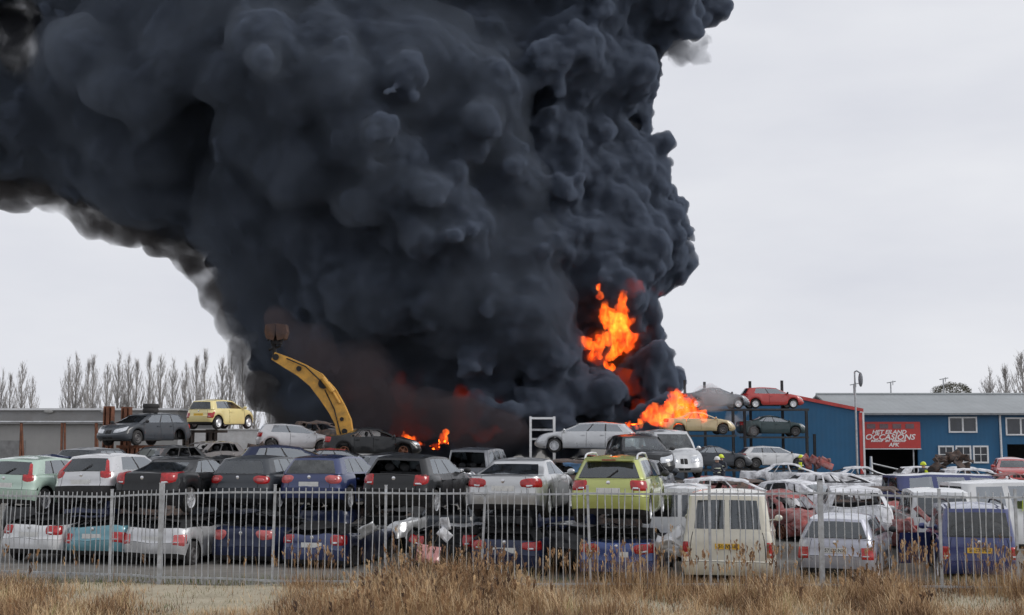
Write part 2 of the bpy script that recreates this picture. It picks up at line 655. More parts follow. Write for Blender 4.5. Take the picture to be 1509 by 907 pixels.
    def raw(s, c, r):
        k, v = s.rows[r]
        if k == 'T':
            return s.lower(c, v)
        if k == 'U':
            return s.green(c, v)
        if k == 'D':
            a, b = s.lower(c, 1), s.green(c, 0)
            x, y = a[0] + (b[0] - a[0]) * v, a[1] + (b[1] - a[1]) * v
            z = s.zd(x) + .035 * (1 - (y / (s.T['W'] / 2)) ** 2)
            if s.cols[c][0] in ('F', 'FA'):
                z += .01
            return x, y, z
        p = s.green(c, 1)
        xm = (s.T['xC'] + s.T['xB']) / 2
        x = xm + (p[0] - xm) * v
        y = p[1] * v
        return x, y, p[2] + .06 * (1 - v ** 2.2)

    def deform(s, p):
        x, y, z = p
        T = s.T
        belt = s.zd(x) if 0 < x < T['L'] else .9
        if s.crush < 1:
            c = s.crush
            cz = c + (1 - c) * .4 * noise.noise(Vector((x * .9 + s.seed, y * .9, 1.3)))
            if z > belt:
                z = belt + (z - belt) * max(.05, cz)
        if s.dent:
            n = noise.noise_vector(Vector((x * 1.3 + s.seed * 3.1, y * 1.3, z * 1.6)))
            n2 = noise.noise_vector(Vector((x * 4 + s.seed, y * 4, z * 4)))
            x += s.dent * (n.x + n2.x * .35)
            y += s.dent * (n.y + n2.y * .35) * .8
            z += s.dent * (n.z + n2.z * .35) * (1.0 if z > .5 else .4)
        return (x, y, z)

    # -------- sampling
    def S_(s, cf, rf, side=1):
        cf = min(max(cf, 0), s.K - 1.001)
        rf = min(max(rf, 0), len(s.rows) - 1.001)
        c, r = int(cf), int(rf)
        a, b = cf - c, rf - r
        G = s.grid
        P = [G[r][c], G[r][c + 1], G[r + 1][c], G[r + 1][c + 1]]
        x, y, z = [(P[0][i] * (1 - a) + P[1][i] * a) * (1 - b) + (P[2][i] * (1 - a) + P[3][i] * a) * b for i in range(3)]
        return Vector((x, y * side, z))

    def row(s, k, v):
        for i in range(len(s.rows) - 1):
            if s.rows[i][0] == k and s.rows[i][1] <= v + 1e-9 and (s.rows[i + 1][0] != k or s.rows[i + 1][1] >= v):
                if s.rows[i + 1][0] != k:
                    return float(i)
                d = s.rows[i + 1][1] - s.rows[i][1]
                return i + (v - s.rows[i][1]) / d if d > 0 else float(i)
        return 0.0

    def col(s, k, v):
        idx = [i for i, c in enumerate(s.cols) if c[0] == k]
        for i in idx[:-1]:
            a, b = s.cols[i][1], s.cols[i + 1][1]
            if min(a, b) - 1e-9 <= v <= max(a, b) + 1e-9:
                return i + (v - a) / (b - a) if a != b else float(i)
        return float(idx[0] if abs(v - s.cols[idx[0]][1]) < abs(v - s.cols[idx[-1]][1]) else idx[-1])

    def patch(s, name, quad, m, side=1, off=.012, rnd_=.5, n=8, parent=None):
        """quad: four (col,row) corners; a lens or panel lying on the skin"""
        mb = MB()
        V = []
        q = quad
        for j in range(n + 1):
            for i in range(n + 1):
                p, t = i / n * 2 - 1, j / n * 2 - 1
                p2 = p * math.sqrt(max(0, 1 - rnd_ * t * t / 2))
                t2 = t * math.sqrt(max(0, 1 - rnd_ * p * p / 2))
                a, b = (p2 + 1) / 2, (t2 + 1) / 2
                cf = (q[0][0] * (1 - a) + q[1][0] * a) * (1 - b) + (q[3][0] * (1 - a) + q[2][0] * a) * b
                rf = (q[0][1] * (1 - a) + q[1][1] * a) * (1 - b) + (q[3][1] * (1 - a) + q[2][1] * a) * b
                sd = side
                if cf < 0:
                    cf, sd = -cf, -side
                P = s.S_(cf, rf, sd)
                e = .15
                d1 = s.S_(cf + e, rf, sd) - s.S_(cf - e, rf, sd)
                d2 = s.S_(cf, rf + e, sd) - s.S_(cf, rf - e, sd)
                nn = d1.cross(d2)
                if nn.length > 1e-12:
                    nn.normalize()
                cen = Vector((s.T['L'] / 2, 0, .6))
                if nn.dot(P - cen) < 0:
                    nn = -nn
                edge = max(abs(p), abs(t))
                V.append(P + nn * (off * (1 - edge ** 8) - .004 * (edge > .99)))
        V = [s.deform(v) for v in V]
        F = [(j * (n + 1) + i, j * (n + 1) + i + 1, (j + 1) * (n + 1) + i + 1, (j + 1) * (n + 1) + i) for j in range(n) for i in range(n)]
        mb.add(V, F)
        return mb.build(name, m, parent or s.root, smooth=50)

    def build(s, loc, yaw, label, cat='car', group=None, ref='rear', tilt=(0, 0), name=None):
        T = s.T
        nm = name or s.name or {'van': 'parked_van', 'suv': 'parked_car'}.get(s.kind, 'parked_car')
        s.root = empty(nm, label=label, cat=cat, group=group)
        body = {}
        front = {}

        def put(key, q):
            body.setdefault(key, []).append(q)

        cols, rows = s.cols, s.rows
        NR = len(rows)
        seam = s.bt + .006
        for r in range(NR - 1):
            k1, v1 = rows[r]
            k2, v2 = rows[r + 1]
            for c in range(s.K - 1):
                a, b = cols[c], cols[c + 1]
                mid = (a[1] + b[1]) / 2 if a[0] == b[0] else a[1]
                key = 'body'
                inS = a[0] == 'S' and b[0] == 'S'
                if k1 == 'T' and k2 == 'T':
                    tm = (v1 + v2) / 2
                    if a[0] in ('R', 'RA') and b[0] in ('R', 'RA'):
                        if tm < s.bt:
                            key = 'rear_bumper' if tm > .14 or s.kind in ('van', 'mpv') else 'bumper_skirt'
                        elif tm < s.bt + .012:
                            key = None
                        elif a[0] == 'R' and b[0] == 'R':
                            if mid < .935:
                                key = 'tailgate'
                            elif mid < .955:
                                key = None
                    elif a[0] in ('F', 'FA') and b[0] in ('F', 'FA'):
                        if tm < s.bt:
                            key = 'front_bumper'
                        elif tm < s.bt + .012:
                            key = None
                    if inS and tm < .05:
                        key = 'sill'
                    if inS and tm > .14:
                        for i, (d0, d1) in enumerate(T['doors']):
                            if d0 + .008 <= mid <= d1 - .008:
                                key = 'door%d' % i
                            elif abs(mid - d0) < .0079 or abs(mid - d1) < .0079:
                                key = None
                elif k1 == 'D' or k2 == 'D':
                    if a[0] == 'F' and b[0] == 'F':
                        key = 'bonnet'
                    elif a[0] == 'R' and b[0] == 'R' and T['xD'] > .4 and mid < .94:
                        key = 'tailgate'
                elif k1 == 'U' and k2 == 'U':
                    um = (v1 + v2) / 2
                    if .09 < um < .88:
                        if a[0] == 'R' and (b[0] == 'R' or b[1] <= 15):
                            key = 'rear_window'
                        elif b[0] == 'F' and (a[0] == 'F' or a[1] <= 15):
                            key = 'windscreen'
                        elif inS:
                            for i, (x0, x1) in enumerate(T['win']):
                                if x0 - 1e-3 < mid < x1 + 1e-3:
                                    key = 'side_window%d' % i
                    if .04 < um < .09 and a[0] == 'R' and s.kind != 'van':
                        key = 'window_seal'
                    if inS and key == 'body' and .09 < um < .88 and T['win'][0][0] < mid < T['win'][-1][1] and s.kind != 'van':
                        key = 'door_pillar%d' % sum(1 for w_ in T['win'] if w_[1] < mid)
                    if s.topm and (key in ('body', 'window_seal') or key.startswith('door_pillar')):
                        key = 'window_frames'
                    if key == 'rear_window' and s.kind == 'van':
                        if mid < .06 or mid > .94:
                            key = 'tailgate'
                else:
                    key = 'roof'
                if key is None or key.rstrip('0123456789') in s.noparts or key in s.noparts:
                    continue
                put(key, (c, r))
        gm = s.glassm or M_GLASS
        bmat = s.body
        tagm = {'rear_bumper': s.bumper or bmat, 'front_bumper': s.bumper or bmat, 'roof': s.roofm or s.topm or bmat, 'bumper_skirt': bmat if s.burnt else M_BLACK, 'sill': bmat if s.burnt else M_BLACK,
                'window_seal': bmat if s.burnt else M_BLACK, 'door_pillar': bmat if s.burnt else M_BLACK, 'window_frames': s.topm or bmat}
        for key, qs in body.items():
            base = key.rstrip('0123456789')
            if base in ('rear_window', 'windscreen', 'side_window'):
                if base in s.noglass or 'all' in s.noglass:
                    continue
                m = M_GLASSS if base == 'side_window' else gm if base == 'rear_window' or s.glassm is M_GLASSM else M_GLASS
            else:
                m = tagm.get(base, bmat)
            for side in ((1, -1) if base in ('door', 'side_window', 'door_pillar') else (0,)):
                if base == 'door' and s.opendoor == (side, int(key[-1])):
                    pass
                idx, V, F = {}, [], []

                def vid(c, r, sd):
                    if c in (0, s.K - 1):
                        sd = 1
                    kk = (c, r, sd)
                    if kk not in idx:
                        idx[kk] = len(V)
                        x, y, z = s.grid[r][c]
                        V.append(s.deform((x, y * sd, z)))
                    return idx[kk]
                for sd in ((side,) if side else (1, -1)):
                    for c, r in qs:
                        f = (vid(c, r, sd), vid(c, r + 1, sd), vid(c + 1, r + 1, sd), vid(c + 1, r, sd))
                        F.append(f if sd == 1 else f[::-1])
                if key == 'roof':
                    F.append(tuple(vid(c, NR - 1, 1) for c in range(s.K)) + tuple(vid(c, NR - 1, -1) for c in range(s.K - 2, 0, -1)))
                mb = MB()
                mb.add(V, F)
                o = mb.build(base if base != 'tailgate' or T['xD'] < .4 else 'boot_lid', m, s.root, smooth=38, fixn=False)
                if base == 'door' and s.opendoor == (side, int(key[-1])):
                    # swing about the front edge
                    d0, d1 = T['doors'][int(key[-1])]
                    hx, hy = d1, side * T['W'] / 2 * .96
                    a = R(58) * (-side)
                    M = Matrix.Translation((hx, hy, 0)) @ Matrix.Rotation(a, 4, 'Z') @ Matrix.Translation((-hx, -hy, 0))
                    o.data.transform(M)
        s.inner()
        if s.detail >= 0:
            s.lamps()
        s.fit_wheels()
        s.extras()
        rz = math.pi / 2 - R(yaw)
        off = {'rear': 0, 'mid': T['L'] / 2, 'front': T['L']}[ref]
        Mx = Matrix.Rotation(rz, 4, 'Z') @ Matrix.Rotation(R(tilt[0]), 4, 'Y') @ Matrix.Rotation(R(tilt[1]), 4, 'X')
        s.root.rotation_euler = Mx.to_euler()
        s.root.location = Vector(loc) - (Mx @ Vector((off, 0, 0)))
        return s.root

    def inner(s):
        T = s.T
        W, L = T['W'], T['L']
        mb = MB()
        x0, x1 = T['xw'][0] + .42, T['xw'][1] - .42
        mb.box(((x0 + x1) / 2, 0, .4), (x1 - x0, W - .1, .36))
        mb.box((L / 2, 0, .42), (L - .5, W - .62, .3))
        mb.box((.5, 0, .52), (.6, W - .5, .36))
        mb.box((L - .62, 0, .5), (.7, W - .5, .32))
        mb.v = [s.deform(v) for v in mb.v]
        mb.build('underbody', M_DARK, s.root, smooth=0)
        if not s.interior:
            return
        zf = .58
        g = T['g1']
        for sx, sw in ((g - 1.15, 0), (g - 2.0, 1)):
            if sx < .5:
                continue
            if sw and T['xD'] > .4:
                sx, zf = sx + .22, .44
            for sy in ((-.36, .36) if not sw else (0,)):
                mb = MB()
                prof = [(sx, zf), (sx - .04, zf + .3), (sx - .12, zf + .44), (sx - .2, zf + .44), (sx - .16, zf + .25), (sx - .12, zf)]
                w_ = .46 if not sw else 1.24
                mb.prism(prof, sy - w_ / 2, sy + w_ / 2)
                for hy in ((sy,) if not sw else (-.4, 0, .4)):
                    mb.sphere((sx - .17, hy, zf + .54), (.06, .13, .1), 10, 6)
                mb.v = [s.deform(v) for v in mb.v]
                mb.build('seat', M_SEAT, s.root, smooth=40)
        mb = MB()
        mb.box((g - .1, 0, .84), (.35, W - .4, .18))
        mb.v = [s.deform(v) for v in mb.v]
        mb.build('dashboard', M_SEAT, s.root, smooth=0)

    def lamps(s):
        if s.nolights:
            return
        T = s.T
        k = s.lights
        m = s.fadedlamp or M_RED
        t = lambda v: s.row('T', v)
        u = lambda v: s.row('U', v)
        C = s.col
        ir = C('RA', 75)
        for sd in (1, -1):
            if k == 'tall':      # runs up the rear pillar
                s.patch('tail_light', [(C('R', .95), t(.74)), (C('RA', 62), t(.74)), (C('RA', 26), u(.84)), (C('R', .99), u(.84))], m, sd, .02, .3, n=14)
            elif k == 'vert':
                s.patch('tail_light', [(C('R', .965), t(.4)), (C('RA', 75), t(.4)), (C('RA', 75), t(.78)), (C('R', .965), t(.78))], m, sd, .02, .15)
            elif k == 'wide':    # saloon corner lamp
                s.patch('tail_light', [(C('R', .62), t(.68)), (C('RA', 88), t(.66)), (C('RA', 75), t(.97)), (C('R', .7), t(.94))], m, sd, .02, .5)
            elif k == 'round':
                o = s.patch('tail_light', [(C('R', .72), t(.66)), (C('RA', 70), t(.66)), (C('RA', 70), t(.97)), (C('R', .72), t(.97))], m, sd, .02, .9)
                s.patch('lamp_lens', [(C('R', .86), t(.74)), (C('RA', 38), t(.74)), (C('RA', 38), t(.88)), (C('R', .86), t(.88))], M_REDP, sd, .03, .9, parent=o)
            elif k == 'corner':
                s.patch('tail_light', [(C('R', .78), t(.62)), (C('RA', 82), t(.72)), (C('RA', 70), u(.1)), (C('R', .95), t(.99))], m, sd, .02, .45)
            elif k == 'std':
                s.patch('tail_light', [(C('R', .8), t(.66)), (C('RA', 85), t(.66)), (C('RA', 80), t(.97)), (C('R', .84), t(.97))], m, sd, .02, .4)
            if k in ('std', 'corner', 'wide', 'vert'):
                s.patch('reversing_lens', [(C('R', .9), t(.7)), (C('RA', 30), t(.7)), (C('RA', 30), t(.78)), (C('R', .9), t(.78))] if k != 'vert' else
                        [(C('R', .975), t(.46)), (C('RA', 40), t(.46)), (C('RA', 40), t(.54)), (C('R', .975), t(.54))], M_CLEAR, sd, .03, .3, n=4)
            # head lamp
            s.patch('headlight', [(C('F', .62), t(.66)), (C('FA', 55), t(.7)), (C('FA', 75), t(.97)), (C('F', .75), t(.93))], M_CLEAR, sd, .015, .5)
        s.patch('grille', [(-(0.0) + C('F', .42), t(.62)), (C('F', .0), t(.62)), (C('F', .0), t(.9)), (C('F', .42), t(.9))], M_DARK, 1, .008, .2)
        s.patch('grille', [(C('F', .42), t(.62)), (C('F', .0), t(.62)), (C('F', .0), t(.9)), (C('F', .42), t(.9))], M_DARK, -1, .008, .2)
        s.patch('air_intake', [(C('F', .7), t(.12)), (C('F', .0), t(.12)), (C('F', .0), t(.34)), (C('F', .7), t(.34))], M_DARK, 1, .006, .2)
        s.patch('air_intake', [(C('F', .7), t(.12)), (C('F', .0), t(.12)), (C('F', .0), t(.34)), (C('F', .7), t(.34))], M_DARK, -1, .006, .2)
        if not s.noplate and 'tailgate' not in s.noparts:
            p = s.S_(0, s.row('T', T['plate']))
            pb = MB()
            pb.box((p.x - .012, 0, p.z), (.012, .52, .115))
            pl = pb.build('number_plate', M_PLY if s.plate == 'yellow' else M_PLW, s.root, smooth=0)
            if s.ptext:
                text_obj('plate_lettering', s.ptext, .1, M_INK, pl, (p.x - .0195, 0, p.z), (math.pi / 2, 0, -math.pi / 2), bold=.002, ext=.001)
        if s.badge and 'tailgate' not in s.noparts:
            rr = s.row('T', .88)
            p = s.S_(0, rr)
            pb = MB()
            pb.lathe([(0, .045), (-.012, .045), (-.018, .0)], 14, 'x', (p.x - .002, 0, p.z))
            pb.build('badge', M_CHR, s.root)

    def fit_wheels(s):
        T = s.T
        if s.wheels == 'none':
            return
        for i, xw in enumerate(T['xw']):
            for sd in (1, -1):
                style = s.wheels
                if isinstance(style, dict):
                    style = style.get((i, sd), style.get('d', 'alloy'))
                if style == 'none':
                    continue
                wheel(s.root, (xw, sd * (T['W'] / 2 - .13), T['wr']), T['wr'], sd, style, s.rs.random() * 6)

    def extras(s):
        T = s.T
        W = T['W']
        if not s.burnt and s.crush > .7:
            for sd in (1, -1):
                mb = MB()
                x = T['g1'] - .12
                z = s.zd(x) + .1
                mb.sphere((x, sd * (W / 2 + .07), z), (.06, .1, .075), 10, 7)
                mb.tube([(x + .02, sd * (W / 2 - .1), z - .05), (x, sd * (W / 2 + .04), z - .03)], .02, 6)
                mb.v = [s.deform(v) for v in mb.v]
                mb.build('wing_mirror', s.body if s.seed % 2 else M_BLACK, s.root)
                for d0, d1 in T['doors']:
                    mb = MB()
                    c = s.col('S', d0 + .14)
                    p = s.S_(c, s.row('T', .84), sd)
                    mb.box(p + Vector((0, sd * .015, 0)), (.17, .035, .03))
                    mb.v = [s.deform(v) for v in mb.v]
                    mb.build('door_handle', s.body, s.root, smooth=0)
        if s.rails:
            for sd in (1, -1):
                mb = MB()
                y = W / 2 * .66 * sd
                xa, xb = T['xC'] + .15, T['xB'] - .1
                z = T['H'] - .07
                pts = [(xa, y, z - .05), (xa + .08, y, z + .04), (xa + .3, y, z + .075), ((xa + xb) / 2, y, z + .09), (xb - .3, y, z + .07), (xb, y, z - .03)]
                mb.tube(pts, .022, 6)
                mb.build('roof_rail', s.rails, s.root)
        if s.spoiler:
            mb = MB()
            z = T['H'] - .12
            x = T['xC']
            prof = [(x + .12, z + .06), (x - .16, z + .015), (x - .16, z - .02), (x + .1, z)]
            mb.prism(prof, -W * .31, W * .31)
            mb.build('spoiler', s.body, s.root)
            mb = MB()
            mb.box((x - .165, 0, z), (.012, .3, .025))
            mb.build('brake_light', M_RED, s.root, smooth=0)
        if s.wiper:
            a = s.S_(.2, s.row('U', .1))
            b = s.S_(3.4, s.row('U', .5), -1)
            mb = MB()
            mb.tube([a + Vector((-.03, 0, 0)), b + Vector((-.03, 0, 0))], [.016, .01], 5)
            mb.build('wiper', M_BLACK, s.root)
        # loose edge trim: dark rubber around the rear glass base
        p = s.S_(0, s.row('T', .5))


WM = {}


def wheel(root, loc, r, sd, style, ang):
    key = (style, round(r, 2))
    if key not in WM:
        mb = MB()
        w_ = .2
        if style != 'rimonly':
            mb.lathe([(-w_ / 2, r * .66), (-w_ / 2 + .01, r * .9), (-w_ / 2 + .035, r * .985), (-.03, r), (.03, r), (w_ / 2 - .035, r * .985), (w_ / 2 - .01, r * .9), (w_ / 2, r * .66), (w_ / 2 - .05, r * .62), (-w_ / 2 + .05, r * .62), (-w_ / 2, r * .66)], 28)
        tyre = mb
        rm = MB()
        rm.lathe([(.07, r * .67), (.095, r * .68), (.1, r * .64), (.085, r * .6), (-.08, r * .58), (-.08, r * .1), (-.07, .0)], 24)
        ns = {'alloy': 7, 'alloy10': 10, 'cap': 0, 'steel': 0, 'rimonly': 5}[style]
        if ns:
            for i in range(ns):
                a = 2 * math.pi * i / ns
                ro = Matrix.Rotation(a, 3, 'Y')
                wd = .05 if ns > 7 else .07
                P = []
                for (rad, ww, yy) in ((.03, wd * .6, .075), (r * .62, wd * .5, .085)):
                    P += [(rad, yy, -ww / 2), (rad, yy, ww / 2), (rad, yy - .03, ww / 2), (rad, yy - .03, -ww / 2)]
                rm.add([ro @ Vector(p) for p in P], [(0, 1, 5, 4), (1, 2, 6, 5), (3, 0, 4, 7), (0, 3, 2, 1), (4, 5, 6, 7)])
            rm.lathe([(.09, 0.0), (.09, .05), (.05, .06)], 12)
        else:
            rm.lathe([(.085, r * .6), (.06, r * .5), (.09, r * .35), (.06, r * .2), (.08, .0)], 24)
        WM[key] = (tyre, rm)
        WM[(key, 'm')] = {}
    tyre, rm = WM[key]
    cache = WM[(key, 'm')]
    hub = empty('wheel', loc, 0)
    hub.parent = root
    hub.rotation_euler = Matrix(((1, 0, 0), (0, 1, 0), (0, 0, 1))).to_euler() if sd > 0 else (0, 0, math.pi)
    for nm, mb, m in (('tyre', tyre, M_RUB), ('rim', rm, {'alloy': M_RIM, 'alloy10': M_RIM, 'cap': M_RIM, 'steel': M_STEEL, 'rimonly': M_RUST}[style])):
        if not mb.v:
            continue
        if nm in cache:
            o = bpy.data.objects.new(nm, cache[nm])
            link(o, hub)
        else:
            o = mb.build(nm, m, hub, smooth=40)
            cache[nm] = o.data
        o.rotation_euler = (0, ang, 0)
# ------------------------------------------------------------------ ground
m, t, b = nodes('yard ground')
n1 = tnoise(t, .18, 8, .65)
n2 = tnoise(t, 2.2, 8, .7)
c1 = ramp(t, n1.outputs[0], [(.3, (.07, .068, .062)), (.5, (.14, .132, .12)), (.75, (.22, .205, .175))]).outputs[0]
c2 = ramp(t, n2.outputs[0], [(.3, (.09, .085, .075)), (.7, (.26, .245, .22))]).outputs[0]
t.links.new(mixc(t, .45, c1, c2), b.inputs['Base Color'])
b.inputs['Roughness'].default_value = .9
bp = t.nodes.new('ShaderNodeBump')
bp.inputs['Strength'].default_value = .5
t.links.new(n2.outputs[0], bp.inputs['Height'])
t.links.new(bp.outputs[0], b.inputs['Normal'])
mb = MB()
mb.add([(-1500, -60, 0), (1500, -60, 0), (1500, 2400, 0), (-1500, 2400, 0)], [(0, 1, 2, 3)])
tag(mb.build('ground', m, smooth=0), kind='structure')

m, t, b = nodes('sandy verge')
n1 = tnoise(t, .9, 8, .65)
n2 = tnoise(t, 14, 6, .7)
c1 = ramp(t, n1.outputs[0], [(.3, (.22, .2, .13)), (.5, (.38, .33, .24)), (.7, (.46, .41, .31))]).outputs[0]
c2 = ramp(t, n2.outputs[0], [(.3, (.2, .17, .11)), (.7, (.5, .45, .35))]).outputs[0]
t.links.new(mixc(t, .4, c1, c2), b.inputs['Base Color'])
b.inputs['Roughness'].default_value = .95
bp = t.nodes.new('ShaderNodeBump')
bp.inputs['Strength'].default_value = .4
t.links.new(n2.outputs[0], bp.inputs['Height'])
t.links.new(bp.outputs[0], b.inputs['Normal'])
# strip along the fence, gently uneven
mb = MB()
nx, ny = 160, 16
V = []
for j in range(ny + 1):
    for i in range(nx + 1):
        x = -28 + 56 * i / nx
        y = 15 + 11.8 * j / ny + (.6 if j == ny else 0) * noise.noise(Vector((x * .4, 3, 0)))
        z = .004 + max(0, .05 + .05 * noise.noise(Vector((x * .5, y * .5, 0)))) * (0 if j in (0, ny) else 1)
        V.append((x, y, z))
F = [(j * (nx + 1) + i, j * (nx + 1) + i + 1, (j + 1) * (nx + 1) + i + 1, (j + 1) * (nx + 1) + i) for j in range(ny) for i in range(nx)]
mb.add(V, F)
tag(mb.build('verge', m, smooth=60), kind='structure')

# ------------------------------------------------------------------ fence
FL = [(-14.6, 28.6), (-9.2, 27.0), (-5.9, 26.0), (-2.6, 25.6), (-.65, 25.5), (1.6, 25.45), (4.05, 25.4), (5.4, 25.4), (6.5, 25.4), (8.9, 25.35), (11.2, 25.2)]
EX = (-7.48, 26.35)
pts = [atz(-60, 28.2, 0), atz(160, 27.2, 0), atz(234, 26.6, 0), atz(400, 26.0, 0), atz(567, 25.7, 0), atz(708, 25.6, 0), atz(871, 25.5, 0), atz(1048, 25.4, 0),
       atz(1213, 25.3, 0), atz(1390, 25.0, 0), atz(1503, 24.9, 0), atz(1680, 24.9, 0)]
hts = [1.95, 1.95, 2.03, 2.1, 2.1, 2.1, 2.1, 2.1, 2.12, 2.05, 2.05, 2.05]
fence = empty('metal_fence', (0, 26, 0), label='long grey galvanised bar fence with bent vertical bars in front of the scrap cars', cat='fence')
FO = Vector((0, 26, 0))
lean = {5: .10, 6: -.06, 3: .03}
thick = {2: .095, 8: .095}
for i, p in enumerate(pts):
    if i in (3,):
        w_ = .05
    else:
        w_ = thick.get(i, .05)
    mb = MB()
    q = p - FO
    h = hts[i] + (.1 if i in thick else .02)
    sh = lean.get(i, 0)
    a = len(mb.v)
    mb.box((q.x, q.y + .04, h / 2), (w_, w_, h))
    mb.v = [(x + sh * z / h, y, z) for x, y, z in mb.v]
    mb.box((q.x + sh, q.y + .04, h + .008), (w_ + .012, w_ + .012, .012))
    mb.build('fence_post', M_GALV, fence, smooth=0)
fr = random.Random(4)
for i in range(len(pts) - 1):
    a, b2 = pts[i] - FO, pts[i + 1] - FO
    ha, hb = hts[i], hts[i + 1]
    L = (b2 - a).length
    n = max(3, int(L / (.118 if i < 2 else .138)))
    d = (b2 - a).normalized()
    ang = math.atan2(d.y, d.x)
    rot = Matrix.Rotation(ang, 3, 'Z')
    sag = fr.uniform(-.02, .02)
    # rails
    for zz, nm in ((-.13, 'top_rail'), (.16, 'bottom_rail')):
        rb = MB()
        mid = (a + b2) / 2
        z0 = (ha + zz) if zz < 0 else zz
        z1 = (hb + zz) if zz < 0 else zz
        seg = 6
        for k in range(seg):
            f0, f1 = k / seg, (k + 1) / seg
            p0, p1 = a.lerp(b2, f0), a.lerp(b2, f1)
            s0 = sag * math.sin(f0 * math.pi)
            s1 = sag * math.sin(f1 * math.pi)
            za, zb_ = z0 + (z1 - z0) * f0 + s0, z0 + (z1 - z0) * f1 + s1
            V = []
            for pp, zc in ((p0, za), (p1, zb_)):
                for oy, oz in ((-.018, -.02), (-.018, .02), (.018, .02), (.018, -.02)):
                    V.append((pp.x, pp.y + oy, zc + oz))
            rb.add(V, [(0, 1, 5, 4), (1, 2, 6, 5), (2, 3, 7, 6), (3, 0, 4, 7)])
        rb.build(nm, M_GALV, fence, smooth=0)
    pb = MB()
    wave = fr.uniform(0, 6)
    for k in range(1, n):
        f = k / n
        p = a.lerp(b2, f)
        ht = ha + (hb - ha) * f - .03 + fr.uniform(-.012, .012)
        bx = .018 * math.sin(k * .9 + wave) + fr.uniform(-.014, .014)
        by = fr.uniform(-.03, .03)
        if fr.random() < .12:
            bx *= 2.6
        P = [(p.x, p.y - .03, .06), (p.x + bx * .5, p.y - .03 + by * .5, ht * .35), (p.x + bx, p.y - .03 + by, ht * .62), (p.x + bx * .3, p.y - .03, ht - .13), (p.x + bx * .15, p.y - .03, ht)]
        pb.tube(P, .0108, 5)
    pb.build('fence_bars', M_GALV, fence, smooth=60)

# ------------------------------------------------------------------ dry grass and reeds
m, t, b = nodes('dry reed')
at_ = t.nodes.new('ShaderNodeAttribute')
at_.attribute_name = 'tone'
r_ = ramp(t, at_.outputs['Fac'], [(0, (.07, .04, .025)), (.25, (.26, .145, .07)), (.5, (.48, .32, .17)), (.85, (.68, .54, .35)), (1, (.26, .28, .09))])
t.links.new(r_.outputs[0], b.inputs['Base Color'])
b.inputs['Roughness'].default_value = .8
b.inputs['Transmission Weight'].default_value = 0
M_REED = m


def grass(name, spots, label, cat, m):
    V, F, T = [], [], []
    for (x, y, h, bend, w_, az, tone, plume_) in spots:
        ca, sa = math.cos(az), math.sin(az)
        px_, py_ = -sa * w_, ca * w_
        o = len(V)
        N_ = 4
        for k in range(N_ + 1):
            f = k / N_
            bx, by = ca * bend * f * f * h, sa * bend * f * f * h
            z = h * (f - .25 * bend * f * f)
            ww = (1 - f * .85)
            V.append((x + bx - px_ * ww, y + by - py_ * ww, z))
            V.append((x + bx + px_ * ww, y + by + py_ * ww, z))
            T += [tone + .12 * f] * 2
        for k in range(N_):
            F.append((o + 2 * k, o + 2 * k + 1, o + 2 * k + 3, o + 2 * k + 2))
        if plume_:
            tx, ty, tz = x + ca * bend * h, y + sa * bend * h, h * (1 - .25 * bend)
            for q in range(5):
                a2 = fr.uniform(0, 6.28)
                l = fr.uniform(.03, .09)
                o = len(V)
                ex, ey, ez = math.cos(a2) * l * .5 + ca * bend * .08, math.sin(a2) * l * .5, -l * .2 + .04 - q * .025
                V += [(tx, ty, tz - q * .03), (tx + ex - .006, ty + ey, tz + ez), (tx + ex + .006, ty + ey, tz + ez - .03), (tx + ex * .5, ty + ey * .5, tz - .05 - q * .03)]
                T += [tone * .85] * 4
                F.append((o, o + 1, o + 2, o + 3))
    me = bpy.data.meshes.new(name)
    me.from_pydata(V, [], F)
    me.materials.append(m)
    a = me.attributes.new('tone', 'FLOAT', 'POINT')
    a.data.foreach_set('value', T)
    o = bpy.data.objects.new(name, me)
    link(o)
    return tag(o, label, cat, kind='stuff')


def density(x, y):
    """tall reed cover: px column decides how overgrown the verge is"""
    px = 754.5 + x / y * FPX + 60 * noise.noise(Vector((x * .5, y * .9, 4))) + 25 * noise.noise(Vector((x * 2.5, y * 2.5, 4)))
    n = noise.noise(Vector((x * .55, y * .5, 2.2))) + .5 * noise.noise(Vector((x * 1.7, y * 1.7, 5)))
    if px < 205:
        base = 1.0 if y < 25.2 else .25
    elif px < 410:
        base = .1 if y > 23.5 else (.5 if y > 22.4 else .9)
    else:
        base = 1.0
    return base, n


spots = []
tries = 0
while len(spots) < 46000 and tries < 400000:
    tries += 1
    y = fr.uniform(19.2, 26.3)
    x = fr.uniform(-.47, .47) * y
    base, n = density(x, y)
    if fr.random() > base * (.75 + n * .9):
        continue
    px = 754.5 + x / y * FPX
    hmax = .62 + .42 * n
    if px > 410:
        env = interp([(410, .6), (500, 1.0), (560, 1.35), (680, 1.45), (760, .95), (860, .75), (930, .95), (1050, .7), (1140, .95), (1220, .62), (1300, 1.1), (1380, .7), (1509, .95)], px)
        hmax *= env
        if y > 24.9:
            hmax *= .9
    elif px > 205:
        hmax *= .4
    else:
        hmax *= .8
    h = max(.1, hmax * fr.uniform(.4, .95))
    tone = min(.97, max(0, .28 + .55 * noise.noise(Vector((x * .9, y * .9, 9))) + .4 * noise.noise(Vector((x * 3.5, y * 3.5, 2))) + fr.uniform(-.25, .25)))
    spots.append((x, y, h, fr.uniform(.1, .9), fr.uniform(.004, .009), fr.uniform(0, 6.283), tone, fr.random() < .1 and h > .6))
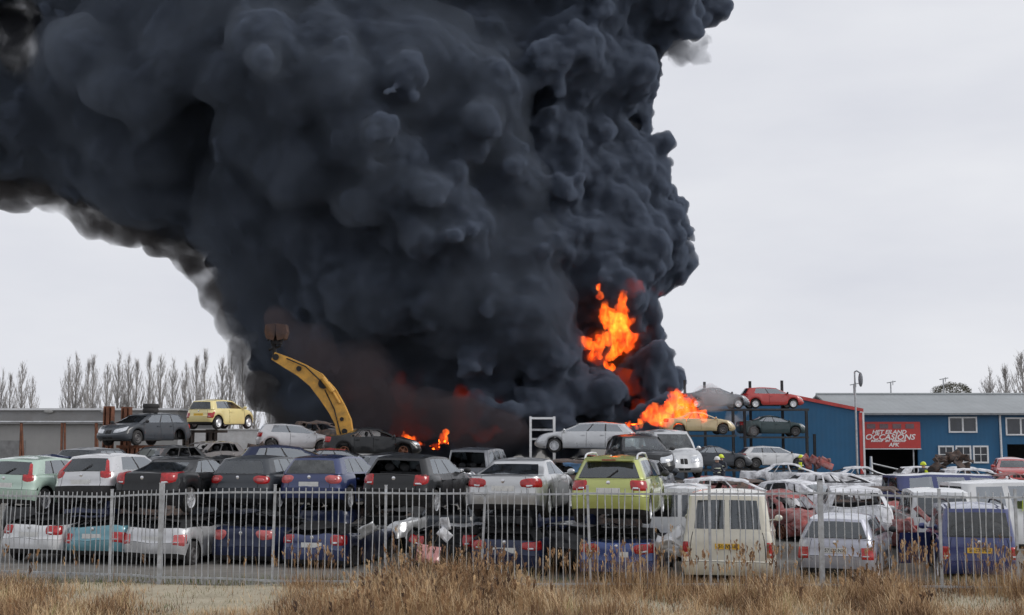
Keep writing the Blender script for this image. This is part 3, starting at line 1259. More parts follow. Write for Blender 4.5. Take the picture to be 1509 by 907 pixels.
for k in range(2000):      # tall single stems against the fence
    y = fr.uniform(23.6, 25.15)
    x = fr.uniform(-.45, .45) * y
    px = 754.5 + x / y * FPX
    c_ = noise.noise(Vector((x * 1.1, y, 7)))
    if (px < 420 and fr.random() > .06) or c_ < -.05:
        continue
    spots.append((x, y, fr.uniform(.7, 1.05 + .7 * max(0, c_)), fr.uniform(.02, .3), fr.uniform(.003, .005), fr.uniform(0, 6.283), fr.uniform(.05, .6), fr.random() < .6))
grass('dry_grass', spots, 'dense brown dry grass and reeds growing in front of the fence', 'grass', M_REED)
m, t, b = nodes('short green grass')
n1 = tnoise(t, 1.2, 5, .6)
r_ = ramp(t, n1.outputs[0], [(.35, (.16, .15, .07)), (.65, (.09, .12, .035))])
t.links.new(r_.outputs[0], b.inputs['Base Color'])
b.inputs['Roughness'].default_value = .85
spots = []
for k in range(16000):
    y = fr.uniform(20.5, 27.8)
    x = fr.uniform(-.45, .45) * y
    px = 754.5 + x / y * FPX
    if noise.noise(Vector((x * .6, y * .9, 8))) < .0 and 200 < px < 420 and y < 25.9:
        continue
    spots.append((x, y, fr.uniform(.05, .2), fr.uniform(.2, 1), fr.uniform(.004, .009), fr.uniform(0, 6.28), .5, False))
grass('short_grass', spots, 'short green and yellow grass along the foot of the fence', 'grass', m)

# ------------------------------------------------------------------ buildings
def corr(name, col, period=.33, axis=0, dirt=.3, rough=.5):
    """profiled sheet cladding: the ribs are a fine bump across the wall"""
    m, t, b = nodes(name)
    n1 = tnoise(t, .35, 6, .6)
    n2 = tnoise(t, 2.5, 6, .7, vec=(1, 1, .15))
    a = ramp(t, n1.outputs[0], [(.3, tuple(c * .85 for c in col)), (.7, tuple(c * 1.12 for c in col))]).outputs[0]
    g = ramp(t, n2.outputs[0], [(.5, (0, 0, 0)), (.8, (dirt,) * 3)]).outputs[0]
    t.links.new(mixc(t, g, a, tuple(c * .45 + .05 for c in col)), b.inputs['Base Color'])
    b.inputs['Roughness'].default_value = rough
    c = t.nodes.new('ShaderNodeTexCoord')
    wv_ = t.nodes.new('ShaderNodeTexWave')
    wv_.bands_direction = 'XYZ'[axis]
    wv_.inputs['Scale'].default_value = .314 / period
    t.links.new(c.outputs['Object'], wv_.inputs['Vector'])
    bp = t.nodes.new('ShaderNodeBump')
    bp.inputs['Strength'].default_value = .3
    bp.inputs['Distance'].default_value = .012
    t.links.new(wv_.outputs['Fac'], bp.inputs['Height'])
    t.links.new(bp.outputs[0], b.inputs['Normal'])
    return m


M_BLUEW = corr('blue sheet cladding', (.012, .10, .215))
M_ROOFG = corr('grey fibre roof', (.28, .30, .31), .5, 0)
M_REDT = mat('red trim', (.5, .05, .045), .5, dirt=.3)
M_WHT = mat('white window frame', (.74, .75, .76), .45, var=.08, dirt=.2)
M_WIN = mat('dark window pane', (.03, .035, .045), .08, var=.4, scale=1.5, coat=.5)
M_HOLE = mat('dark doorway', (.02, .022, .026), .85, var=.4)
M_SIGN = mat('red sign board', (.5, .045, .04), .5, var=.1, dirt=.15)
M_WTXT = mat('white sign lettering', (.78, .76, .74), .5, var=.05)

WY = 93.0


def rect(px0, px1, py0, py1, Y):
    a, b_ = at(px0, py0, Y), at(px1, py1, Y)
    return a.x, b_.x, b_.z, a.z     # x0,x1,z0,z1


bl = empty('blue_workshop', (at(1360, 700, WY).x, WY, 0), label='long blue clad workshop with a grey roof, white windows and a red sign', cat='building')
BO = Vector(bl.location)
xl = at(1262, 600, WY).x - 1.0
xr = at(1640, 600, WY).x
ze = at(1400, 608, WY).z
xd0, xd1, _, zt1 = rect(1271, 1354, 662, 700, WY)
xe0, xe1, _, zt2 = rect(1484, 1560, 655, 700, WY)
mb = MB()


def wallq(mb, x0, x1, z0, z1, y=WY, th=.2):
    mb.box(((x0 + x1) / 2 - BO.x, y + th / 2 - BO.y, (z0 + z1) / 2), (x1 - x0, th, z1 - z0))


# wall with two large door openings: pieces butted together
wallq(mb, xl, xd0, 0, ze)
wallq(mb, xd0, xd1, zt1, ze)
wallq(mb, xd1, xe0, 0, ze)
wallq(mb, xe0, xe1, zt2, ze)
wallq(mb, xe1, xr, 0, ze)
mb.build('wall', M_BLUEW, bl, smooth=0)
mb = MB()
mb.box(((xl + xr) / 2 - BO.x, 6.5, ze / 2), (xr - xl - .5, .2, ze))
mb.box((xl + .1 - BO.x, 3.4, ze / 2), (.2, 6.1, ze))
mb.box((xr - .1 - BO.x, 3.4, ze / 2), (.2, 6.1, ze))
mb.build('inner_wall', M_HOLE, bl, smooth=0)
zr_ = at(1400, 582, WY + 7).z
mb = MB()
x0, x1 = xl - .3 - BO.x, xr - BO.x
th = .12
P = [(-.35, ze - .05), (7, zr_), (14.3, ze - .05), (14.3, ze - .05 - th), (7, zr_ - th), (-.35, ze - .05 - th)]
mb.prism(P, x0, x1, plane='yz')
mb.build('roof', M_ROOFG, bl, smooth=0)
mb = MB()
mb.box(((x0 + x1) / 2, -.42, ze - .14), (x1 - x0, .14, .13))
mb.build('gutter', mat('grey gutter', (.2, .21, .22), .5), bl, smooth=0)
mb = MB()
mb.tube([(x0, 7, zr_ + .03), (x1, 7, zr_ + .03)], .12, 8)
mb.build('roof_ridge', M_ROOFG, bl)


def window(px0, px1, py0, py1, nx=1, ny=1, fw=.1, bars=.05):
    x0, x1, z0, z1 = rect(px0, px1, py0, py1, WY)
    f = MB()
    cx, cz = (x0 + x1) / 2 - BO.x, (z0 + z1) / 2
    W_, H_ = x1 - x0, z1 - z0
    y = -.04
    f.box((cx, y, z0 + fw / 2), (W_, .08, fw))
    f.box((cx, y, z1 - fw / 2), (W_, .08, fw))
    f.box((cx - W_ / 2 + fw / 2, y, cz), (fw, .08, H_ - 2 * fw))
    f.box((cx + W_ / 2 - fw / 2, y, cz), (fw, .08, H_ - 2 * fw))
    iw, ih = W_ - 2 * fw, H_ - 2 * fw
    for i in range(1, nx):
        f.box((cx - W_ / 2 + fw + iw * i / nx, y + .012, cz), (bars, .05, ih))
    for j in range(1, ny):
        f.box((cx, y + .022, z0 + fw + ih * j / ny), (iw, .02, bars))
    fo = f.build('window', M_WHT, bl, smooth=0)
    g = MB()
    g.box((cx, -.012, cz), (iw, .012, ih))
    g.build('pane', M_WIN, fo, smooth=0)


window(1397, 1440, 614.5, 638, 2, 1, .11, .13)
for k in range(3):
    window(1382 + k * 25.5, 1406 + k * 25.5, 657, 683, 2, 2, .12, .05)
window(1481, 1527, 615.5, 642, 2, 1, .11, .13)
# sign
x0, x1, z0, z1 = rect(1271, 1356, 622, 661, WY)
mb = MB()
mb.box(((x0 + x1) / 2 - BO.x, -.1, (z0 + z1) / 2), (x1 - x0, .14, z1 - z0))
sg = mb.build('sign_board', M_SIGN, bl, smooth=0)
sg['label'] = 'red sign board with white lettering above the dark doorway'
mb = MB()
mb.box(((x0 + x1) / 2 - BO.x, -.11, z0 - .04), (x1 - x0 + .05, .16, .06))
mb.build('sign_edge', M_WHT, bl, smooth=0)
for k in range(4):
    a0, a1, b0, b1 = rect(1276 + k * 19, 1289 + k * 19, 625, 632, WY)
    mb = MB()
    mb.box(((a0 + a1) / 2 - BO.x, -.182, (b0 + b1) / 2), (a1 - a0, .02, b1 - b0))
    mb.build('sign_window', mat('dim sign window', (.16, .10, .11), .3), sg, smooth=0)
for txt, px_, py_, sz, sx_ in (('HET EILAND', 1309, 637.2, .40, 1.15), ('OCCASIONS', 1310, 644.7, .57, 1.15), ('INKOOP   EN   VERKOOP', 1308, 650.2, .2, 1.15), ('APK', 1316, 656, .40, 1.0)):
    p = at(px_, py_, WY)
    text_obj('sign_lettering', txt, sz, M_WTXT, sg, (p.x - BO.x, -.178, p.z), (math.pi / 2, 0, 0), shear=.25, bold=.012, ext=.006, sx=sx_)
# drain pipe, door post
mb = MB()
p0, p1 = at(1472.5, 609, WY), at(1477, 690, WY)
mb.tube([(p0.x - BO.x, -.08, ze - .2), (p0.x - BO.x + .03, -.08, 0)], .08, 8)
mb.build('drain_pipe', M_WHT, bl)
mb = MB()
p = at(1347, 680, WY)
mb.box((p.x - BO.x, .1, zt1 / 2), (.09, .09, zt1))
mb.build('door_post', M_GALV, bl, smooth=0)
pg_ = at(1390, 580, WY + 7)

# gable fronted blue hall
GY = 88.0
gh = empty('blue_hall', (at(1100, 700, GY).x, GY, 0), label='blue clad hall with a red edged gable behind the car rack', cat='building')
GO = Vector(gh.location)
xr2, xm2, xl2 = at(1267, 606, GY).x - GO.x, at(1140, 581, GY).x - GO.x, at(1013, 606, GY).x - GO.x
z_e, z_m = at(1267, 606, GY).z, at(1140, 581, GY).z
mb = MB()
mb.prism([(xl2, 0), (xr2, 0), (xr2, z_e), (xm2, z_m), (xl2, z_e)], 0, .25)
mb.prism([(xl2, 0), (xr2, 0), (xr2, z_e), (xm2, z_m), (xl2, z_e)], 17.75, 18)
mb.box((xr2 - .125, 9, z_e / 2 - .02), (.25, 17.49, z_e - .04))
mb.box((xl2 + .125, 9, z_e / 2 - .02), (.25, 17.49, z_e - .04))
mb.build('wall', M_BLUEW, gh, smooth=0)
mb = MB()
mb.prism([(xl2 - .2, z_e + .02), (xm2, z_m + .06), (xr2 + .2, z_e + .02), (xr2 + .2, z_e + .14), (xm2, z_m + .2), (xl2 - .2, z_e + .14)], -.05, 18.2)
mb.build('roof', M_ROOFG, gh, smooth=0)
mb = MB()
mb.prism([(xl2 - .22, z_e - .06), (xm2, z_m - .02), (xr2 + .22, z_e - .06), (xr2 + .22, z_e + .17), (xm2, z_m + .23), (xl2 - .22, z_e + .17)], -.14, -.053)
mb.build('gable_trim', M_REDT, gh, smooth=0)
mb = MB()
mb.box((xr2 + .02, -.05, z_e / 2 - .05), (.22, .1, z_e - .12))
mb.build('corner_trim', M_REDT, gh, smooth=0)
mb = MB()
mb.box((xr2 + .21, -.05, z_e / 2 - .05), (.13, .12, z_e - .12))
mb.build('corner_trim', M_WHT, gh, smooth=0)

# long pale warehouse at the left
M_WARE = corr('pale warehouse cladding', (.30, .295, .285), .9, 0, .25)
M_WARE2 = mat('warehouse fascia', (.42, .42, .41), .6, var=.12, scale=.6, dirt=.4)
LY = 86.0
wh = empty('grey_warehouse', (at(80, 690, LY).x, LY, 0), label='long low grey warehouse with a pale flat roof at the left', cat='building')
x0, x1 = -22, at(262, 600, LY).x - wh.location.x
zt_ = at(60, 604, LY).z
mb = MB()
mb.box(((x0 + x1) / 2, 7, (zt_ - 1.0) / 2), (x1 - x0, 14, zt_ - 1.0))
mb.build('wall', M_WARE, wh, smooth=0)
mb = MB()
mb.box(((x0 + x1) / 2, 6.9, zt_ - .52), (x1 - x0 + .2, 14.5, .94))
mb.build('fascia', mat('grey fascia', (.24, .24, .24), .6, var=.15, scale=.5, dirt=.4), wh, smooth=0)
mb = MB()
mb.box(((x0 + x1) / 2, 6.9, zt_ + .02), (x1 - x0 + .5, 14.8, .14))
mb.build('roof_edge', M_WHT, wh, smooth=0)
for k, dx in enumerate((75, 158)):
    mb = MB()
    p = at(dx, 610, LY)
    mb.sphere((p.x - wh.location.x, -.42, zt_ - .12), (.35, .12, .16), 10, 6)
    mb.build('roof_vent', M_WARE2, wh)
mb = MB()
p = at(28, 650, LY)
mb.box((p.x - wh.location.x - .4, -.03, 1.4), (1.7, .06, 2.8))
mb.build('door', mat('dull warehouse door', (.2, .2, .2), .6), wh, smooth=0)
# low white wall continuing to the right
lw_ = empty('white_wall', (at(330, 690, 84).x, 84, 0), label='low dusty white wall behind the pale yellow hatchback', cat='wall')
x0, x1 = at(262, 640, 84).x - lw_.location.x, at(560, 640, 84).x - lw_.location.x
mb = MB()
mb.box(((x0 + x1) / 2, .15, 1.75), (x1 - x0, .3, 3.5))
mb.build('wall_panel', mat('dusty white wall', (.5, .5, .5), .8, var=.15, scale=.7, dirt=.4), lw_, smooth=0)
mb = MB()
mb.box(((x0 + x1) / 2, .15, 3.55), (x1 - x0, .4, .1))
mb.build('wall_cap', M_WARE2, lw_, smooth=0)

# pipe frame in front of the warehouse
pf = empty('pipe_frame', (at(70, 690, 72).x, 72, 0), label='rusty pipe frame with leaning posts before the grey warehouse', cat='frame')
o0 = pf.location.x
zt2_ = at(60, 622, 72).z
mb = MB()
mb.tube([(at(-40, 622, 72).x - o0, 0, zt2_), (at(158, 623, 72).x - o0, 0, zt2_)], .06, 6)
mb.build('rail', M_GALV, pf)
for a_, b_ in ((29, 31), (37, 31), (90, 91), (96, 95), (141, 141), (146, 142)):
    mb = MB()
    mb.tube([(at(a_, 690, 72).x - o0, .05, 0), (at(b_, 622, 72).x - o0, .05, zt2_)], .07, 6)
    mb.build('post', M_RUST, pf)

# ------------------------------------------------------------------ steel stands
def stand(name, label, Y, posts, beams, m=M_RUST, cat='stand', w_=.28):
    r = empty(name, (at(posts[0][0], 690, Y).x, Y, 0), label=label, cat=cat)
    for px_, py_, dy in posts:
        p = at(px_, py_, Y + dy)
        mb = MB()
        x = p.x - r.location.x
        mb.box((x, dy, p.z / 2), (w_ * .35, w_ * .9, p.z))
        mb.box((x - w_ * .4, dy, p.z / 2 - .002), (w_ * .1, w_, p.z - .004))
        mb.box((x + w_ * .4, dy, p.z / 2 - .002), (w_ * .1, w_, p.z - .004))
        mb.build('post', m, r, smooth=0)
    for pa, pb_, z, dy in beams:
        a, b_ = atz(pa, Y + dy, z).x - r.location.x, atz(pb_, Y + dy, z).x - r.location.x
        mb = MB()
        mb.box(((a + b_) / 2, dy, z - .06), (b_ - a, .14, .12))
        mb.build('beam', m, r, smooth=0)
    return r


stand('steel_stand', 'rusty red steel posts carrying the dark grey estate car', 54, [(161, 599, .9), (187, 600, 1.6), (197, 660, -.9), (240, 660, -.9)],
      [(176, 252, 2.72, -.9), (172, 250, 2.72, .9)], w_=.42)
stand('steel_stand', 'thick dark steel post carrying the pale yellow hatchback', 59, [(278, 634, 0), (312, 633, 1.2)], [(268, 335, 3.4, 0), (266, 335, 3.4, 1.8)],
      m=mat('dark steel', (.06, .055, .05), .7, dirt=.4, dirtcol=(.2, .1, .06)), w_=.5)
rk = stand('car_rack', 'tall dark steel rack with three levels of cars beside the blue hall', 82, [(1009, 560, 1.2), (1038, 563, 1.2), (1105, 562, 1.2), (1152, 561, 1.2), (1200, 640, 1.2), (1009, 606, -4), (1080, 606, -4), (1097, 606, -1.4), (1188, 606, -1.4)],
      [(1000, 1100, 4.85, -1.0), (1090, 1192, 4.9, -.9), (1090, 1192, 4.9, .9), (1000, 1100, 4.85, -3), (1090, 1192, 3.08, -.9), (1090, 1192, 3.08, .9), (1085, 1195, 1.08, -2), (1085, 1195, 1.08, -3.6),
       (975, 1085, 3.18, -6.8), (975, 1085, 3.18, -5.2), (1000, 1105, 1.14, -7.8), (1000, 1105, 1.14, -6.2)],
      m=mat('dark rack steel', (.03, .032, .036), .6, dirt=.3), cat='rack', w_=.18)

# white frame left of the silver estate car
sf = empty('shelf_frame', (at(799, 690, 58).x, 58, 0), label='white metal shelf frame standing up behind the silver coupe', cat='frame')
x0, x1 = at(782, 640, 58).x - sf.location.x, at(817, 640, 58).x - sf.location.x
zt3 = at(800, 614, 58).z
for x in (x0, x1):
    for y in (0, .7):
        mb = MB()
        mb.box((x, y, zt3 / 2), (.1, .08, zt3))
        mb.build('upright', M_WHT, sf, smooth=0)
for z in (zt3 - .08, zt3 - .62, zt3 - 1.05, 1.2):
    for y in (0, .7):
        mb = MB()
        mb.box(((x0 + x1) / 2, y, z), (x1 - x0 - .1, .07, .09))
        mb.build('shelf', M_WHT if z > 3.8 else M_GALV, sf, smooth=0)
# blue crates under the silver estate car
M_BIN = mat('blue plastic', (.10, .23, .42), .5, dirt=.4)
for k, (px_, z_, lb) in enumerate(((853, 1.05, 'pale blue plastic crate under the silver estate car, the upper one'), (853, 0, 'pale blue plastic crate under the silver estate car, the lower one'))):
    p = atz(px_, 52.5, z_)
    r = empty('crate', p, label=lb, cat='crate')
    mb = MB()
    for s_ in (-1, 1):
        mb.box((s_ * .6, 0, .5), (.05, 1.0, 1.0))
        mb.box((0, s_ * .5, .5), (1.15, .05, 1.0))
        for q in (-.4, 0, .4):
            mb.box((q, s_ * .54, .5), (.07, .03, .9))
    mb.box((0, 0, .03), (1.15, .95, .05))
    mb.build('crate_box', M_BIN, r, smooth=0)
    mb = MB()
    mb.box((0, -.545, .93), (1.3, .05, .08))
    mb.box((0, .545, .93), (1.3, .05, .08))
    mb.build('rim', M_BIN, r, smooth=0)
# tyre on the roof of the dark grey estate car
p = at(222, 604, 54)
mb = MB()
for q in range(2):
    mb.lathe([(-.1, .2), (-.1, .31), (-.05, .34), (.05, .34), (.1, .31), (.1, .2), (0, .17), (-.1, .2)], 22, 'z', (0, 0, .1 + q * .2))
tag(mb.build('tyre_pile', M_RUB, smooth=40, loc=(p.x, 54, 4.12)), 'two black tyres lying on the roof of the raised dark grey estate car', 'tyres')

# ------------------------------------------------------------------ excavator arm
M_YEX = mat('excavator yellow', (.62, .33, .055), .5, var=.15, scale=1.2, dirt=.55, dirtcol=(.1, .07, .04))
EY = 62.0
ex = empty('excavator', atz(520, EY, 0), label='yellow excavator arm reaching up out of the cars with a rusty grab', cat='excavator')
EO = Vector(ex.location)
line = [(510, 668, 23), (509, 640, 23), (506, 622, 24), (497, 603, 25), (484, 582, 27), (466, 560, 25), (445, 546, 20), (424, 535, 17), (404, 525, 12)]
mb = MB()
V, F = [], []
for i, (px_, py_, wd) in enumerate(line):
    a = line[max(0, i - 1)]
    b_ = line[min(len(line) - 1, i + 1)]
    dx, dy = b_[0] - a[0], b_[1] - a[1]
    h = math.hypot(dx, dy)
    nx_, ny_ = -dy / h, dx / h
    for s_, yy in ((-1, -.28), (1, -.28), (1, .28), (-1, .28)):
        p = at(px_ + nx_ * wd / 2 * s_, py_ + ny_ * wd / 2 * s_, EY) - EO
        V.append((p.x, yy, p.z))
n = len(line)
for i in range(n - 1):
    for k in range(4):
        F.append((i * 4 + k, i * 4 + (k + 1) % 4, (i + 1) * 4 + (k + 1) % 4, (i + 1) * 4 + k))
F += [(0, 1, 2, 3), tuple((n - 1) * 4 + k for k in (3, 2, 1, 0))]
mb.add(V, F)
mb.build('boom', M_YEX, ex, smooth=25)
q = lambda px_, py_, y=-.34: (at(px_, py_, EY) - EO).xz.to_3d() if False else Vector(((at(px_, py_, EY) - EO).x, y, (at(px_, py_, EY) - EO).z))
mb = MB()
mb.tube([q(477, 558), q(492, 578)], .14, 10)
mb.tube([q(492, 578), q(502, 595)], .07, 8)
mb.build('hydraulic_ram', M_YEX, ex)
mb = MB()
mb.tube([q(424, 529), q(452, 541), q(474, 562), q(478, 566)], .035, 6)
mb.tube([q(480, 575, -.31), q(494, 604, -.31), q(503, 640, -.31)], .03, 6)
mb.build('hose', M_DARK, ex)
mb = MB()
mb = MB()
for (a_, b_, r_) in (((478, 566), (478, 566), .26), ((509, 636), (509, 636), .14), ((442, 544), (442, 544), .13), ((408, 527), (408, 527), .16), ((505, 618), (505, 618), .1)):
    p = q(*a_, y=-.36)
    mb = MB()
    mb.tube([p, p + Vector((0, .72, 0))], r_, 12)
    mb.build('pivot_pin', M_DARK, ex)
mb = MB()
mb.tube([q(405, 524, 0), q(404, 512, 0), q(403, 503, 0)], [.14, .1, .16], 8)
mb.tube([q(396, 516, 0), q(414, 510, 0)], .07, 6)
mb.build('grab_joint', M_DARK, ex)
gp = empty('grab', q(408, 490, 0))
gp.parent = ex
mb = MB()
for s_ in (-1, 1):      # two clamshell halves
    P = [(s_ * .03, .42), (s_ * .5, .36), (s_ * .56, .0), (s_ * .46, -.34), (s_ * .1, -.44), (s_ * .03, -.1)]
    mb.prism(P if s_ > 0 else P[::-1], -.4, .4)
mb.build('grab_jaw', mat('worn rusty grab', (.10, .05, .03), .9, var=.6, scale=3, dirt=.7, dirtcol=(.025, .022, .02), bump=.4), gp, smooth=0)
mb = MB()
mb.box((0, 0, -.5), (.5, .5, .2))
mb.tube([(-.35, -.3, -.45), (-.45, -.3, .1)], .06, 6)
mb.tube([(.35, -.3, -.45), (.45, -.3, .1)], .06, 6)
mb.build('grab_head', M_DARK, gp, smooth=0)
mb = MB()   # machine body behind the cars
bpx = -(EO.x - at(510, 668, EY).x)
mb.box((.6, .1, 1.6), (3.6, 2.4, .9))
mb.box((1.7, .1, 2.15), (1.2, 2.2, .5))
mb.build('machine_body', M_YEX, ex, smooth=0)
mb = MB()
mb.box((-.7, -.75, 2.3), (1.1, .85, 1.0))
mb.build('cab', M_DARK, ex, smooth=0)
for s_ in (-1, 1):
    mb = MB()
    prof = [(-1.7, .1), (1.9, .1), (2.15, .35), (2.15, .7), (1.9, .95), (-1.7, .95), (-1.95, .7), (-1.95, .35)]
    mb.prism(prof, s_ * 1.1 - .28, s_ * 1.1 + .28)
    mb.build('track', M_DARK, ex, smooth=0)

# ------------------------------------------------------------------ lamp post, masts
lp = empty('lamp_post', atz(1264, 84, 0), label='tall grey lamp post in front of the corner of the blue hall', cat='lamp post')
h = at(1264, 548, 84).z
mb = MB()
mb.tube([(0, 0, 0), (0, 0, h * .5), (0, 0, h)], [.08, .07, .055], 8)
mb.build('pole', M_GALV, lp)
mb = MB()
mb.tube([(0, 0, h - .02), (.12, -.1, h + .05), (.3, -.2, h - .1)], .05, 6)
mb.sphere((.32, -.25, h - .55), (.16, .2, .5), 10, 8)
mb.build('lamp_head', mat('lamp housing', (.2, .21, .23), .5), lp)
for px_, py_, Y, lb in ((1258, 566, 112, 'thin mast behind the lamp post above the workshop roof'), (1312.5, 563, 112, 'thin aerial mast above the middle of the workshop roof'), (1390, 558, 112, 'thin mast beside the round bush above the workshop roof')):
    p = at(px_, py_, Y)
    r = empty('aerial_mast', (p.x, Y, 0), label=lb, cat='mast', group='masts behind the workshop')
    mb = MB()
    mb.tube([(0, 0, 0), (0, 0, p.z)], [.09, .06], 6)
    mb.build('pole', M_GALV, r)
    mb = MB()
    mb.tube([(-.35, 0, p.z - .1), (.45, 0, p.z + .05)], .045, 5)
    mb.tube([(.2, 0, p.z - .3), (.2, 0, p.z + .1)], .04, 5)
    mb.build('aerial', M_GALV, r)
# hand rail rope by the doorway
mb = MB()
a_, b_ = at(1284, 683, 91.6), at(1345, 697, 91.6)
p_ = empty('barrier_arm', (a_.x, 91.6, 0), label='grey barrier arm slanting across the dark doorway', cat='barrier')
mb.tube([(0, 0, a_.z), (b_.x - a_.x, 0, b_.z)], .06, 6)
mb.build('arm', M_GALV, p_)
mb = MB()
mb.tube([(0, .05, 0), (0, .05, a_.z + .5)], [.16, .09], 8)
mb.build('post', M_WHT, p_)

# ------------------------------------------------------------------ trees
M_BARK = mat('pale poplar bark', (.34, .325, .31), .9, var=.3, scale=1)
M_TWIG = mat('pale poplar twigs', (.46, .44, .425), .9, var=.25, scale=.5)


def poplar(rs_, H, spread, mode=0):
    """a fastigiate bare poplar: trunk, steep limbs, fans of fine twigs"""
    tr = MB()
    lean_ = rs_.uniform(-.02, .02)
    pts_ = [Vector((lean_ * H * f + .08 * math.sin(f * 7 + H), .0, H * f * .97)) for f in [k / 8 for k in range(9)]]
    tr.tube(pts_, [.26 * (1 - f * .93) for f in [k / 8 for k in range(9)]], 6)
    cr_ = MB()
    for k in range(int(62 * H / 16)):
        f = rs_.uniform(.08, .93)
        a = rs_.uniform(0, 6.283)
        env = math.sin(min(1, (f + .1) * 1.05) * math.pi) ** .6 * spread
        L_ = (1 - f) * H * rs_.uniform(.25, .42) + .9
        out_ = env * rs_.uniform(.5, 1.0)
        b0 = Vector((lean_ * H * f, 0, H * f))
        m1 = b0 + Vector((math.cos(a) * out_ * .6, math.sin(a) * out_ * .6, L_ * .35))
        m2 = b0 + Vector((math.cos(a) * out_, math.sin(a) * out_, L_))
        rr = .05 * (1 - f) + .022
        cr_.tube([b0, m1, m2], [rr, rr * .6, .012], 4, cap=False)
        for j in range(9):
            q_ = rs_.uniform(.15, 1)
            s0 = b0.lerp(m1, q_ * 2) if q_ < .5 else m1.lerp(m2, q_ * 2 - 1)
            a2 = a + rs_.uniform(-1.3, 1.3)
            l2 = rs_.uniform(.5, 1.3)
            e = s0 + Vector((math.cos(a2) * l2 * .34, math.sin(a2) * l2 * .34, l2))
            wv2 = Vector((-math.sin(a2), math.cos(a2), 0)) * .02
            cr_.add([s0 - wv2, s0 + wv2, e], [(0, 1, 2)])
            for u_ in range(3):
                s1 = s0.lerp(e, rs_.uniform(.2, .9))
                a3 = rs_.uniform(0, 6.28)
                l3 = rs_.uniform(.2, .55)
                e1 = s1 + Vector((math.cos(a3) * l3 * .5, math.sin(a3) * l3 * .5, l3))
                w3 = Vector((-math.sin(a3), math.cos(a3), .3)) * .016
                cr_.add([s1 - w3, s1 + w3, e1], [(0, 1, 2)])
    return tr, cr_


protos = []
tr_s = random.Random(21)
for k in range(5):
    tr, cr_ = poplar(tr_s, 16, tr_s.uniform(1.2, 1.7))
    r = empty('poplar_tree', (0, 0, 0))
    tr.build('trunk', M_BARK, r, smooth=50, fixn=False)
    cr_.build('crown', M_TWIG, r, smooth=0, fixn=False)
    protos.append(r)
used = set()


def place_tree(k, px, ytop, Y, group, label, ws=1.0):
    r = protos[k] if k not in used else copy_tree(protos[k])
    used.add(k)
    p = at(px, ytop, Y)
    r.location = (p.x, Y, 0)
    s_ = p.z / 16.3
    r.scale = (s_ * ws, s_ * ws, s_)
    r.rotation_euler = (0, 0, tr_s.uniform(0, 6.28))
    tag(r, label, 'tree', group)


G_P = 'bare poplars in a row behind the warehouse'
G_P0 = 'bare poplars at the far left'
for i, (px_, y_) in enumerate([(-12, 560), (3, 548), (18, 553), (34, 534), (47, 556)]):
    place_tree(i % 5, px_, y_, 170, G_P0, 'bare pale poplar in the separate clump left of the long row', 1.15)
row_ = [(100, 530), (113, 524), (128, 526), (142, 524), (158, 530), (173, 521), (193, 523), (207, 534), (220, 522), (240, 521), (258, 532), (275, 527), (290, 522), (305, 515), (325, 518), (343, 520), (358, 528),
        (376, 560), (398, 575), (416, 580), (436, 572), (455, 585)]
for i, (px_, y_) in enumerate(row_):
    px_ += tr_s.uniform(-4, 4)
    y_ += tr_s.uniform(-3, 10)
    if i < 17:
        place_tree((i * 3 + 1) % 5, px_, y_, 180 + tr_s.uniform(-3, 3), G_P, 'bare pale poplar in the long row behind the warehouse', 1.2)
    else:
        place_tree((i * 3 + 1) % 5, px_, y_, 180 + tr_s.uniform(-3, 3), 'smaller bare trees showing through the smoke', 'small bare tree glimpsed through the thin smoke', 1.4)
for i, (px_, y_, lb) in enumerate([(1456, 547, 'bare tree above the workshop roof, leftmost of the three'), (1480, 543, 'bare tree above the workshop roof, middle one of the three'), (1503, 518, 'tallest bare tree above the workshop roof at the right edge')]):
    place_tree(i + 1, px_, y_, 150, None, lb, 1.8)
# evergreen bush over the roof
bs = empty('bush', (at(1404, 600, 130).x, 130, 0), label='round brown green bush top rising over the workshop roof', cat='bush')
mb = MB()
zc = at(1404, 578, 130).z
mb.tube([(0, 0, 0), (0, 0, zc)], [.3, .15], 6)
mb.build('trunk', M_BARK, bs)
mb = MB()
for k in range(4200):
    a, b_ = tr_s.uniform(0, 6.28), tr_s.uniform(-1, 1)
    r_ = tr_s.uniform(.45, 1) ** .5
    cb = math.sqrt(1 - b_ * b_)
    lump = 1 + .25 * noise.noise(Vector((math.cos(a) * cb * 2, math.sin(a) * cb * 2, b_ * 2)))
    p = Vector((2.1 * r_ * cb * math.cos(a) * lump, 1.6 * r_ * cb * math.sin(a) * lump, zc + 1.0 * r_ * b_ * lump))
    d = Vector((tr_s.uniform(-1, 1), tr_s.uniform(-1, 1), tr_s.uniform(-1, 1))) * .12
    e = Vector((tr_s.uniform(-1, 1), tr_s.uniform(-1, 1), tr_s.uniform(-1, 1))) * .12
    mb.add([p, p + d, p + e], [(0, 1, 2)])
mb.build('foliage', mat('olive leaves', (.09, .085, .05), .8, var=.5, scale=2), bs, smooth=0, fixn=False)
# ------------------------------------------------------------------ the scrap cars
def pc(name, col, metal=.25, dirt=.28, rough=.32):
    return paint(name, col, metal, dirt, rough)


